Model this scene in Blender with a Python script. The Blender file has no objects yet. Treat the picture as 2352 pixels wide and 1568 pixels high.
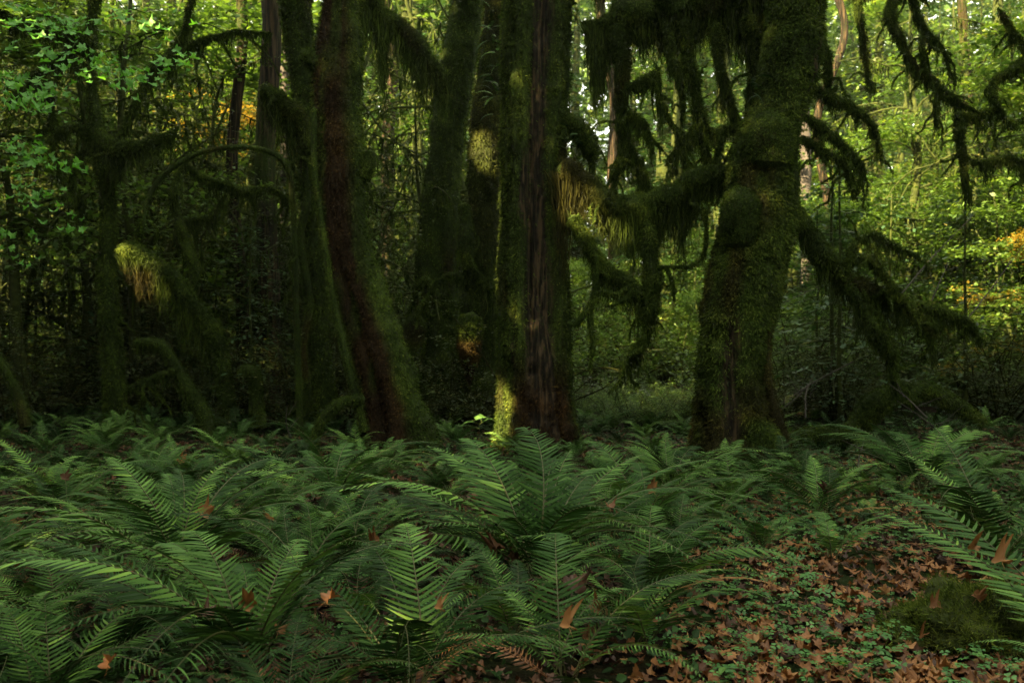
import bpy, math, random
import numpy as np
from mathutils import Vector, Matrix, Euler

# ------------------------------------------------------------------ camera, sky, sun, exposure
SC = bpy.context.scene
COL = SC.collection
CAMH = 1.6
F = 1829.0                     # focal length in pixels of a 2352 px wide picture
cam = bpy.data.cameras.new('camera')
cam.lens = 28.0; cam.sensor_width = 36.0; cam.clip_end = 1000
camo = bpy.data.objects.new('camera', cam); COL.objects.link(camo)
camo.location = (0, 0, CAMH); camo.rotation_euler = (math.radians(90), 0, 0)
cam.dof.use_dof = True; cam.dof.focus_distance = 5.5; cam.dof.aperture_fstop = 2.8
SC.camera = camo
SUN_EL = math.radians(29)
SUN_H = np.array([-0.77, -0.64]); SUN_H = SUN_H / np.linalg.norm(SUN_H)
SDIR = np.array([SUN_H[0]*math.cos(SUN_EL), SUN_H[1]*math.cos(SUN_EL), math.sin(SUN_EL)])
world = bpy.data.worlds.new('World'); SC.world = world; world.use_nodes = True
wn = world.node_tree
sky = wn.nodes.new('ShaderNodeTexSky'); sky.sky_type = 'NISHITA'; sky.sun_disc = False
sky.sun_elevation = SUN_EL; sky.sun_rotation = math.atan2(SUN_H[0], SUN_H[1])
sky.dust_density = 3.0; sky.air_density = 1.0; sky.ozone_density = 0.6
hz = wn.nodes.new('ShaderNodeMix'); hz.data_type = 'RGBA'          # thin high cloud over the whole sky
cn = wn.nodes.new('ShaderNodeTexNoise'); cn.inputs['Scale'].default_value = 2.5; cn.inputs['Detail'].default_value = 5
cr = wn.nodes.new('ShaderNodeMapRange'); cr.inputs[1].default_value = .3; cr.inputs[2].default_value = .65; cr.inputs[3].default_value = .72; cr.inputs[4].default_value = .97
wn.links.new(cn.outputs[0], cr.inputs[0]); wn.links.new(cr.outputs[0], hz.inputs[0])
wn.links.new(sky.outputs[0], hz.inputs[6]); hz.inputs[7].default_value = (4.6, 4.5, 3.5, 1)
wn.links.new(hz.outputs[2], wn.nodes['Background'].inputs[0])
wn.nodes['Background'].inputs[1].default_value = 0.08
sun = bpy.data.lights.new('sun', 'SUN'); sun.energy = 5.0; sun.angle = math.radians(0.5)
sun.color = (1.0, 0.74, 0.38)
suno = bpy.data.objects.new('sun', sun); COL.objects.link(suno)
suno.rotation_euler = Vector(SDIR).to_track_quat('Z', 'Y').to_euler()
suno.location = (-20, -10, 20)
SC.view_settings.view_transform = 'Standard'; SC.view_settings.look = 'None'
SC.view_settings.exposure = 3.55; SC.view_settings.gamma = 1.0
SC.cycles.max_bounces = 6; SC.cycles.diffuse_bounces = 4; SC.cycles.glossy_bounces = 2
SC.cycles.transmission_bounces = 3; SC.cycles.transparent_max_bounces = 4
SC.cycles.use_denoising = True
SC.cycles.sample_clamp_indirect = 6.0

RNG = np.random.default_rng(7)
random.seed(7)
UP = np.array([0, 0, 1.0])

def at(px, py, Y):
    return np.array([(px-1176)/F*Y, Y, CAMH-(py-784)/F*Y])

# ------------------------------------------------------------------ noise
def _hash(i, j, k, s):
    h = (i.astype(np.int64)*374761393 + j.astype(np.int64)*668265263 + k.astype(np.int64)*2147483647 + s*974634777) & 0xffffffff
    h = ((h ^ (h >> 13))*1274126177) & 0xffffffff
    h = (h ^ (h >> 16)) & 0xffff
    return h/65535.0
def vnoise(p, s=0):
    p = np.asarray(p, float); i = np.floor(p).astype(np.int64); f = p-i; f = f*f*(3-2*f)
    r = 0
    for dx in (0, 1):
        wx = f[..., 0] if dx else 1-f[..., 0]
        for dy in (0, 1):
            wy = f[..., 1] if dy else 1-f[..., 1]
            for dz in (0, 1):
                wz = f[..., 2] if dz else 1-f[..., 2]
                r = r + wx*wy*wz*_hash(i[..., 0]+dx, i[..., 1]+dy, i[..., 2]+dz, s)
    return r
def fbm(p, s=0, o=3):
    a = 0; w = 0.5; t = 0; p = np.asarray(p, float)
    for k in range(o):
        a = a+w*vnoise(p, s+k*17); t += w; w *= .5; p = p*2.03+3.1
    return a/t
def sstep(a, b, x):
    t = np.clip((x-a)/(b-a), 0, 1); return t*t*(3-2*t)
def unit(v):
    return v/np.maximum(np.linalg.norm(v, axis=-1, keepdims=True), 1e-9)

# ------------------------------------------------------------------ materials
def ramp(nt, cols, fac):
    r = nt.nodes.new('ShaderNodeValToRGB')
    el = r.color_ramp.elements
    el[0].position = cols[0][0]; el[0].color = (*cols[0][1], 1)
    el[1].position = cols[-1][0]; el[1].color = (*cols[-1][1], 1)
    for p, c in cols[1:-1]:
        e = el.new(p); e.color = (*c, 1)
    nt.links.new(fac, r.inputs[0]); return r.outputs[0]
def math_node(nt, op, a, b=None, c=None):
    m = nt.nodes.new('ShaderNodeMath'); m.operation = op
    for i, v in enumerate((a, b, c)):
        if v is None: continue
        if isinstance(v, (int, float)): m.inputs[i].default_value = v
        else: nt.links.new(v, m.inputs[i])
    return m.outputs[0]
def mix_rgb(nt, fac, a, b):
    m = nt.nodes.new('ShaderNodeMix'); m.data_type = 'RGBA'
    nt.links.new(fac, m.inputs[0]); nt.links.new(a, m.inputs[6]); nt.links.new(b, m.inputs[7])
    return m.outputs[2]
def attr(nt, name):
    a = nt.nodes.new('ShaderNodeAttribute'); a.attribute_name = name; return a.outputs['Fac']
def obj_random(nt):
    return nt.nodes.new('ShaderNodeObjectInfo').outputs['Random']
def leaf_mat(name, cols, transl=0.35, rough=0.5, rnd=0.3, spec=0.35, tcol=(1.3, 1.25, 0.6)):
    m = bpy.data.materials.new(name); m.use_nodes = True; nt = m.node_tree
    b = nt.nodes['Principled BSDF']; out = nt.nodes['Material Output']
    f = math_node(nt, 'MULTIPLY_ADD', obj_random(nt), rnd, attr(nt, 'tone'))
    f = math_node(nt, 'SUBTRACT', f, rnd*.5)
    c = ramp(nt, cols, f)
    nt.links.new(c, b.inputs['Base Color'])
    b.inputs['Roughness'].default_value = rough
    b.inputs['Specular IOR Level'].default_value = spec
    if transl:
        t = nt.nodes.new('ShaderNodeBsdfTranslucent')
        mm = nt.nodes.new('ShaderNodeMix'); mm.data_type = 'RGBA'; mm.blend_type = 'MULTIPLY'
        mm.inputs[0].default_value = 1.0; nt.links.new(c, mm.inputs[6]); mm.inputs[7].default_value = (*tcol, 1)
        nt.links.new(mm.outputs[2], t.inputs[0])
        s = nt.nodes.new('ShaderNodeMixShader'); s.inputs[0].default_value = transl
        nt.links.new(b.outputs[0], s.inputs[1]); nt.links.new(t.outputs[0], s.inputs[2])
        nt.links.new(s.outputs[0], out.inputs[0])
    return m
def noise_tex(nt, scale, detail=4, coord='Object', stretch=None):
    tc = nt.nodes.new('ShaderNodeTexCoord'); n = nt.nodes.new('ShaderNodeTexNoise')
    n.inputs['Scale'].default_value = scale; n.inputs['Detail'].default_value = detail
    v = tc.outputs[coord]
    if stretch:
        mp = nt.nodes.new('ShaderNodeMapping'); mp.inputs['Scale'].default_value = stretch
        nt.links.new(v, mp.inputs[0]); v = mp.outputs[0]
    nt.links.new(v, n.inputs['Vector']); return n.outputs[0]
def solid_mat(name, cols, scale=6, rough=.85, bump=.4, stretch=(1, 1, .25)):
    m = bpy.data.materials.new(name); m.use_nodes = True; nt = m.node_tree
    b = nt.nodes['Principled BSDF']
    n = noise_tex(nt, scale, 6, 'Object', stretch)
    nt.links.new(ramp(nt, cols, n), b.inputs['Base Color'])
    b.inputs['Roughness'].default_value = rough; b.inputs['Specular IOR Level'].default_value = .2
    if bump:
        bp = nt.nodes.new('ShaderNodeBump'); bp.inputs['Strength'].default_value = bump; bp.inputs['Distance'].default_value = .03
        nt.links.new(noise_tex(nt, scale*5, 5, 'Object', stretch), bp.inputs['Height'])
        nt.links.new(bp.outputs[0], b.inputs['Normal'])
    return m
def moss_colour(nt):
    t = attr(nt, 'tone')
    g = ramp(nt, [(0, (.007, .012, .003)), (.45, (.026, .046, .007)), (.75, (.062, .096, .013)), (1, (.13, .165, .026))], t)
    r = ramp(nt, [(0, (.008, .005, .003)), (.5, (.026, .015, .006)), (1, (.080, .050, .014))], t)
    return mix_rgb(nt, attr(nt, 'brown'), g, r)
def skin_material():
    m = bpy.data.materials.new('mossy_bark_skin'); m.use_nodes = True; nt = m.node_tree
    b = nt.nodes['Principled BSDF']
    n = noise_tex(nt, 6, 8, 'Object', (3.5, 3.5, .22))
    bark = ramp(nt, [(.36, (.003, .0025, .002)), (.5, (.013, .010, .007)), (.62, (.050, .034, .019))], n)
    mm = nt.nodes.new('ShaderNodeMix'); mm.data_type = 'RGBA'
    f = math_node(nt, 'MULTIPLY_ADD', noise_tex(nt, 22, 4), 1.6, -.8)
    f = math_node(nt, 'ADD', attr(nt, 'cover'), f); f.node.use_clamp = True
    nt.links.new(f, mm.inputs[0]); nt.links.new(bark, mm.inputs[6])
    n2 = noise_tex(nt, 60, 3)
    mul = nt.nodes.new('ShaderNodeMix'); mul.data_type = 'RGBA'; mul.blend_type = 'MULTIPLY'; mul.inputs[0].default_value = 1
    nt.links.new(moss_colour(nt), mul.inputs[6]); nt.links.new(ramp(nt, [(.3, (.3, .3, .3)), (.7, (1.3, 1.3, 1.3))], n2), mul.inputs[7])
    nt.links.new(mul.outputs[2], mm.inputs[7])
    nt.links.new(mm.outputs[2], b.inputs['Base Color']); b.inputs['Roughness'].default_value = .9; b.inputs['Specular IOR Level'].default_value = .12
    bp = nt.nodes.new('ShaderNodeBump'); bp.inputs['Strength'].default_value = .9; bp.inputs['Distance'].default_value = .04
    nt.links.new(noise_tex(nt, 20, 7, 'Object', (1.4, 1.4, .3)), bp.inputs['Height']); nt.links.new(bp.outputs[0], b.inputs['Normal'])
    return m
def moss_material():
    m = bpy.data.materials.new('moss'); m.use_nodes = True; nt = m.node_tree
    b = nt.nodes['Principled BSDF']; out = nt.nodes['Material Output']
    c = moss_colour(nt)
    nt.links.new(c, b.inputs['Base Color']); b.inputs['Roughness'].default_value = .9
    b.inputs['Specular IOR Level'].default_value = .1
    tr = nt.nodes.new('ShaderNodeBsdfTranslucent'); nt.links.new(c, tr.inputs[0])
    s = nt.nodes.new('ShaderNodeMixShader'); s.inputs[0].default_value = .3
    nt.links.new(b.outputs[0], s.inputs[1]); nt.links.new(tr.outputs[0], s.inputs[2]); nt.links.new(s.outputs[0], out.inputs[0])
    return m
M = {}
M['moss'] = moss_material()
M['skin'] = skin_material()
M['bark'] = solid_mat('mossy_bark', [(.25, (.009, .008, .007)), (.5, (.018, .015, .012)), (.75, (.034, .027, .020))])
M['grey_bark'] = solid_mat('grey_bark', [(.25, (.022, .02, .018)), (.5, (.05, .045, .04)), (.75, (.10, .092, .08))], 5)
M['moss_base'] = solid_mat('moss_skin', [(.25, (.012, .018, .004)), (.55, (.03, .042, .008)), (.8, (.05, .06, .012))], 9, .95, .6, (1, 1, 1))
M['fern'] = leaf_mat('fern_green', [(0, (.006, .018, .005)), (.45, (.028, .072, .016)), (.8, (.088, .180, .040)), (1, (.18, .31, .055))], .08, .55, .7, .10)
M['stem'] = leaf_mat('fern_stem', [(0, (.03, .035, .01)), (1, (.07, .07, .02))], 0)
M['leaf'] = leaf_mat('broad_leaf', [(0, (.020, .048, .010)), (.4, (.046, .100, .018)), (.8, (.095, .175, .028)), (1, (.17, .23, .04))], .45, .5, .25, .4)
M['bright_leaf'] = leaf_mat('fresh_maple_leaf', [(0, (.05, .17, .02)), (.6, (.09, .28, .035)), (1, (.16, .38, .07))], .45, .5, .1, .4)
M['dark_leaf'] = leaf_mat('understory_leaf', [(0, (.014, .030, .008)), (.5, (.036, .062, .014)), (.85, (.07, .10, .022)), (1, (.12, .12, .03))], .4, .5, .3, .4)
M['needle'] = leaf_mat('conifer_needle', [(0, (.012, .034, .012)), (.5, (.026, .070, .024)), (1, (.055, .115, .034))], .25, .5, .3, .3)
M['gold_leaf'] = leaf_mat('autumn_and_sun_gold_leaf', [(0, (.07, .09, .015)), (.5, (.19, .16, .022)), (1, (.34, .22, .03))], .5, .5, .2, .3, (1.2, 1.0, .6))
M['canopy'] = leaf_mat('unseen_canopy_leaf', [(0, (.03, .06, .012)), (1, (.06, .11, .02))], .3)
M['litter'] = leaf_mat('fallen_leaf', [(0, (.03, .012, .007)), (.25, (.085, .034, .013)), (.5, (.19, .078, .025)), (.75, (.26, .12, .038)), (1, (.33, .21, .08))], .12, .6, .75, .35, (1.1, .9, .7))
M['clover'] = leaf_mat('clover_leaf', [(0, (.030, .09, .022)), (.5, (.05, .15, .035)), (1, (.10, .24, .06))], .3, .5, 0, .35)
def soil_material():
    m = bpy.data.materials.new('forest_soil'); m.use_nodes = True; nt = m.node_tree
    b = nt.nodes['Principled BSDF']
    n = noise_tex(nt, 9, 8); n2 = noise_tex(nt, .9, 4)
    c1 = ramp(nt, [(.3, (.006, .004, .003)), (.55, (.012, .008, .005)), (.75, (.032, .018, .009))], n)
    c2 = ramp(nt, [(.3, (.008, .014, .004)), (.7, (.014, .022, .006))], n)
    f = ramp(nt, [(.45, (0, 0, 0)), (.55, (1, 1, 1))], n2)
    mm = nt.nodes.new('ShaderNodeMix'); mm.data_type = 'RGBA'
    nt.links.new(f, mm.inputs[0]); nt.links.new(c1, mm.inputs[6]); nt.links.new(c2, mm.inputs[7])
    nt.links.new(mm.outputs[2], b.inputs['Base Color']); b.inputs['Roughness'].default_value = .95; b.inputs['Specular IOR Level'].default_value = .05
    bp = nt.nodes.new('ShaderNodeBump'); bp.inputs['Strength'].default_value = .8; bp.inputs['Distance'].default_value = .03
    nt.links.new(noise_tex(nt, 40, 6), bp.inputs['Height']); nt.links.new(bp.outputs[0], b.inputs['Normal'])
    return m
M['soil'] = soil_material()

# ------------------------------------------------------------------ mesh plumbing
def build_mesh(name, chunks, mats, smooth=False):
    """chunks: list of dict(V, F (m,k), tone, brown, mi)"""
    Vs, loops, starts, totals, mis, tones, browns, covers = [], [], [], [], [], [], [], []
    off = 0; lo = 0
    for c in chunks:
        V = np.asarray(c['V'], np.float32).reshape(-1, 3); Fc = np.asarray(c['F'], np.int64)
        if len(V) == 0 or len(Fc) == 0: continue
        m, k = Fc.shape
        Vs.append(V); loops.append((Fc+off).ravel()); starts.append(lo+np.arange(m)*k); totals.append(np.full(m, k))
        mis.append(np.full(m, c.get('mi', 0)))
        t = c.get('tone', .5); t = np.full(len(V), t, np.float32) if np.isscalar(t) else np.asarray(t, np.float32)
        b = c.get('brown', 0.); b = np.full(len(V), b, np.float32) if np.isscalar(b) else np.asarray(b, np.float32)
        cv = c.get('cover', 1.); cv = np.full(len(V), cv, np.float32) if np.isscalar(cv) else np.asarray(cv, np.float32)
        tones.append(t); browns.append(b); covers.append(cv)
        off += len(V); lo += m*k
    me = bpy.data.meshes.new(name)
    V = np.concatenate(Vs); L = np.concatenate(loops); S = np.concatenate(starts)
    me.vertices.add(len(V)); me.vertices.foreach_set('co', V.ravel())
    me.loops.add(len(L)); me.loops.foreach_set('vertex_index', L.astype(np.int32))
    me.polygons.add(len(S)); me.polygons.foreach_set('loop_start', S.astype(np.int32))
    me.polygons.foreach_set('loop_total', np.concatenate(totals).astype(np.int32))
    me.polygons.foreach_set('material_index', np.concatenate(mis).astype(np.int32))
    if smooth: me.polygons.foreach_set('use_smooth', np.ones(len(S), bool))
    for nm, arr in (('tone', tones), ('brown', browns), ('cover', covers)):
        a = me.attributes.new(nm, 'FLOAT', 'POINT'); a.data.foreach_set('value', np.concatenate(arr))
    for mt in mats: me.materials.append(mt)
    me.update(); me.validate()
    return me
def link(name, me, parent=None, loc=None, rot=None, scale=None):
    o = bpy.data.objects.new(name, me); COL.objects.link(o)
    if parent: o.parent = parent
    if loc is not None: o.location = tuple(float(v) for v in loc)
    if rot is not None: o.rotation_euler = rot
    if scale is not None: o.scale = (scale,)*3 if np.isscalar(scale) else scale
    return o
def tag(o, label=None, cat=None, group=None, kind=None):
    if label: o['label'] = label
    if cat: o['category'] = cat
    if group: o['group'] = group
    if kind: o['kind'] = kind
    return o
def thing(name, label, cat, loc, group=None, rot=None, scale=None):
    return tag(link(name, None, None, loc, rot, scale), label, cat, group)
def copy_tree(o, parent=None):
    c = o.copy(); COL.objects.link(c)
    if parent: c.parent = parent
    for ch in list(o.children): copy_tree(ch, c)
    return c

# ------------------------------------------------------------------ ground
def path_x(Y): return np.interp(Y, [2, 3.7, 5.8, 9, 12, 16], [1.55, 1.75, 2.45, 3.7, 4.7, 5.5])
def path_w(Y): return np.interp(Y, [2, 3.7, 5.8, 9, 12, 16], [1.1, 1.1, .95, .6, .5, .3])
def on_path(x, Y): return np.abs(x-path_x(Y))/path_w(Y)      # <1 on the path
def H(x, y):
    x = np.asarray(x, float); y = np.asarray(y, float)
    p = np.stack([x*.5, y*.5, x*0], -1)
    h = (fbm(p, 3, 3)-.5)*.28
    h = h*sstep(.6, 1.6, on_path(x, y))
    far = np.maximum(0, y-45)*.05
    return h+far
def ground():
    xs = np.concatenate([np.linspace(-160, -14, 30), np.linspace(-13.5, 13.5, 230), np.linspace(14, 160, 30)])
    ys = np.concatenate([np.linspace(-60, .5, 20), np.linspace(1, 24, 200), np.linspace(25, 220, 50)])
    X, Y = np.meshgrid(xs, ys)
    Z = H(X, Y) + (fbm(np.stack([X*6, Y*6, X*0], -1), 9, 2)-.5)*.05*((np.abs(X) < 14) & (Y < 24))
    V = np.stack([X, Y, Z], -1).reshape(-1, 3); n, m = X.shape
    i = np.arange(n*m).reshape(n, m)
    Fq = np.stack([i[:-1, :-1], i[:-1, 1:], i[1:, 1:], i[1:, :-1]], -1).reshape(-1, 4)
    tag(link('ground', build_mesh('ground', [dict(V=V, F=Fq)], [M['soil']], True)), kind='structure')
ground()

# ------------------------------------------------------------------ tubes, moss, strands
def resample(pts, step):
    pts = np.asarray(pts, float)
    P = np.vstack([2*pts[0]-pts[1], pts, 2*pts[-1]-pts[-2]])
    out = []
    for i in range(1, len(P)-2):
        L = np.linalg.norm(P[i+1, :3]-P[i, :3]); n = max(1, int(round(L/step)))
        t = (np.arange(n)/n)[:, None]
        a, b, c, d = P[i-1], P[i], P[i+1], P[i+2]
        out.append(.5*((2*b)+(-a+c)*t+(2*a-5*b+4*c-d)*t*t+(-a+3*b-3*c+d)*t**3))
    out.append(pts[-1:]); R = np.vstack(out); R[:, 3] = np.maximum(R[:, 3], .002)
    return R
def tube(pts, seg=24, step=.06, lump=.12, freq=2.0, ridge=.0, flare=None, hollow=None, seed=0, cap=True):
    R = resample(pts, step); C = R[:, :3]; r = R[:, 3]
    T = unit(np.gradient(C, axis=0))
    N = np.zeros_like(C); ref = np.array([0, -1.0, 0])
    if abs(T[0] @ ref) > .9: ref = np.array([0, 0, 1.0])
    n = ref-T[0]*(ref @ T[0]); n /= np.linalg.norm(n); N[0] = n
    for i in range(1, len(C)):
        n = n-T[i]*(n @ T[i]); n /= np.linalg.norm(n); N[i] = n
    B = np.cross(T, N)
    th = np.arange(seg)/seg*2*np.pi; th = np.where(th > np.pi, th-2*np.pi, th)
    D = N[:, None]*np.cos(th)[None, :, None]+B[:, None]*np.sin(th)[None, :, None]
    base = C[:, None]+D*r[:, None, None]
    k = 1+lump*2*(fbm(base*freq, seed, 3)-.5)
    if seg >= 40: k = k+.20*(fbm(base*np.array([8, 8, 6]), seed+3, 2)-.5)
    if ridge:
        q = base*np.array([9, 9, 1.1])
        k = k+ridge*2*(fbm(q, seed+5, 3)-.5)
    s = np.concatenate([[0], np.cumsum(np.linalg.norm(np.diff(C, axis=0), axis=1))])
    if flare:
        nl, amp, hgt = flare
        g = np.exp(-s/hgt)[:, None]
        ph = seed*1.7
        k = k+amp*g*(.5+.5*np.cos(nl*th[None]+ph+.8*np.sin(th[None]*2+ph)))
    if hollow is not None: k = k+hollow(base, th[None], s[:, None])
    V = C[:, None]+D*(r[:, None]*k)[..., None]
    ds = np.gradient(V, axis=0); dt = np.roll(V, -1, 1)-np.roll(V, 1, 1)
    Nn = unit(np.cross(dt, ds))
    S = len(C); idx = np.arange(S*seg).reshape(S, seg)
    nx = np.roll(idx, -1, 1)
    Fq = np.stack([idx[:-1], nx[:-1], nx[1:], idx[1:]], -1).reshape(-1, 4)
    chunks = [dict(V=V.reshape(-1, 3), F=Fq)]
    if cap:
        for e, sg in ((0, -1), (S-1, 1)):
            cv = np.vstack([V[e], (C[e]+T[e]*sg*r[e]*.6)[None]])
            a = np.arange(seg); b = (a+1) % seg; c = np.full(seg, seg)
            chunks.append(dict(V=cv, F=np.stack([a, b, c] if sg > 0 else [b, a, c], -1)))
    return dict(V=V, N=Nn, C=C, r=r, T=T, th=th, s=s, chunks=chunks)
def blades(P, N, L, W, out=.6, down=.7, rnd=.5, tone=None, brown=0., rng=RNG):
    n = len(P)
    if n == 0: return None
    D = unit(N*out+np.array([0, 0, -1.0])*down+rng.normal(0, rnd, (n, 3)))
    Sd = unit(np.cross(D, N+rng.normal(0, .6, (n, 3))))
    L = (L*rng.uniform(.5, 1.4, n))[:, None]; Wd = (W*rng.uniform(.6, 1.3, n))[:, None]
    V = np.stack([P-Sd*Wd, P+Sd*Wd, P+D*L], 1).reshape(-1, 3)
    if tone is None: tone = rng.uniform(0, 1, n)
    tv = np.repeat(np.clip(tone, 0, 1), 3)
    bv = np.repeat(brown, 3) if not np.isscalar(brown) else brown
    return dict(V=V, F=np.arange(3*n).reshape(n, 3), tone=tv, brown=bv)
def tube_points(tb, n, wfun=None, rng=RNG):
    S, G = tb['V'].shape[:2]
    a = rng.uniform(0, S-1.001, n*2); g = rng.integers(0, G, n*2)
    rr = tb['r'][a.astype(int)]; keep = rng.uniform(0, tb['r'].max(), n*2) < rr
    a, g = a[keep][:n], g[keep][:n]
    i = a.astype(int); f = (a-i)[:, None]; g2 = (g+1) % G; h = rng.uniform(0, 1, len(a))[:, None]
    V = tb['V']; P = (V[i, g]*(1-f)+V[i+1, g]*f)*(1-h)+(V[i, g2]*(1-f)+V[i+1, g2]*f)*h
    N = unit(tb['N'][i, g]*(1-h)+tb['N'][i, g2]*h)
    th = tb['th'][g]; s = tb['s'][i]
    if wfun is not None:
        w = wfun(P, N, th, s); k = rng.uniform(0, 1, len(P)) < w
        P, N, th, s = P[k], N[k], th[k], s[k]
    return P, N, th, s
def moss_tone(P, seed=0, rng=RNG):
    return np.clip(.15+.75*fbm(P*3.2, seed+40, 3)+rng.normal(0, .14, len(P)), 0, 1)
def strands(roots, lens, width=.005, nseg=4, wob=.03, tips=None, seed=0, rng=RNG, brown=0.):
    n = len(roots); t = np.linspace(0, 1, nseg+1)
    ph = rng.uniform(0, 6.28, n); az = rng.uniform(0, 3.14, n)
    dx = (np.cos(az)*1.0)[:, None, None]*np.ones((1, nseg+1, 1)); dy = (np.sin(az))[:, None, None]*np.ones((1, nseg+1, 1))
    side = np.concatenate([dx, dy, dx*0], -1)
    C = np.repeat(roots[:, None], nseg+1, 1)
    C = C+np.array([0, 0, -1.0])*(lens[:, None]*t[None])[..., None]
    if tips is not None:
        C = C+(tips-roots)[:, None]*np.array([1, 1, 0])*(t[None]**.8)[..., None]
    C = C+rng.normal(0, wob, (n, nseg+1, 3))*np.array([1, 1, .3])*t[None, :, None]*np.minimum(lens, .5)[:, None, None]*2
    w = (width*rng.uniform(.5, 1.6, n))[:, None]*(1-t[None]**2*.85)
    A = C-side*w[..., None]; Bv = C+side*w[..., None]
    V = np.stack([A, Bv], 2).reshape(-1, 3)
    i = (np.arange(n)*(2*(nseg+1)))[:, None]+np.arange(nseg)[None]*2
    Fq = np.stack([i, i+1, i+3, i+2], -1).reshape(-1, 4)
    tone = np.clip(rng.uniform(.05, .75, n)+.2*(fbm(roots*2, seed, 2)-.5), 0, 1)
    bv = brown if np.isscalar(brown) else np.repeat(brown, 2*(nseg+1))
    return dict(V=V, F=Fq, tone=np.repeat(tone, 2*(nseg+1)), brown=bv)
def curtain(tb, nclump, per, Lmax, width=.006, seed=0, sfun=None, rng=RNG, spread=.07, s0=0., s1=1.):
    """hanging moss: clumps of strands that start under a limb and draw together towards their tips"""
    S, G = tb['V'].shape[:2]
    a = rng.uniform(s0, s1, nclump)*(S-1.001); i = a.astype(int)
    cl = tb['C'][i]; r = tb['r'][i]
    Lc = Lmax*1.25*(.2+.8*vnoise(cl*4, seed+3)**1.5)*(.25+rng.exponential(.55, nclump)).clip(.2, 1.7)
    if sfun is not None: Lc = Lc*sfun(cl)
    j = np.repeat(np.arange(nclump), per); n = len(j)
    off = rng.normal(0, 1, (n, 3)); off[:, 2] = -np.abs(off[:, 2])*.6-.2
    off = unit(off)*r[j][:, None]*.9
    along = tb['T'][i][j]*rng.normal(0, spread, n)[:, None]
    roots = cl[j]+off+along
    tips = cl[j]+rng.normal(0, .018, (n, 3))+along*.35
    L = Lc[j]*rng.uniform(.25, 1.0, n)**.7
    return strands(roots, L, width, 5, .05, tips, seed, rng)

def wander(p0, d0, L, n, r0, r1, rng, down=.25, jit=.35):
    p = np.array(p0, float); d = np.array(d0, float); pts = []
    for k in range(n+1):
        t = k/n; pts.append([*p, r0+(r1-r0)*t])
        d = unit(d+rng.normal(0, jit, 3)+np.array([0, 0, -down])); p = p+d*L/n
    return pts

class Part:
    """collects geometry for one limb in world space; written relative to its tree's base"""
    def __init__(s, tree): s.tree = tree; s.base = np.array(tree.location)
    def put(s, name, chunks, mats, parent=None, smooth=False, label=None):
        ch = [dict(c, V=np.asarray(c['V']).reshape(-1, 3)-s.base) for c in chunks if c is not None]
        o = link(name, build_mesh(name, ch, mats, smooth), parent or s.tree)
        if label: o['label'] = label
        return o

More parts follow.
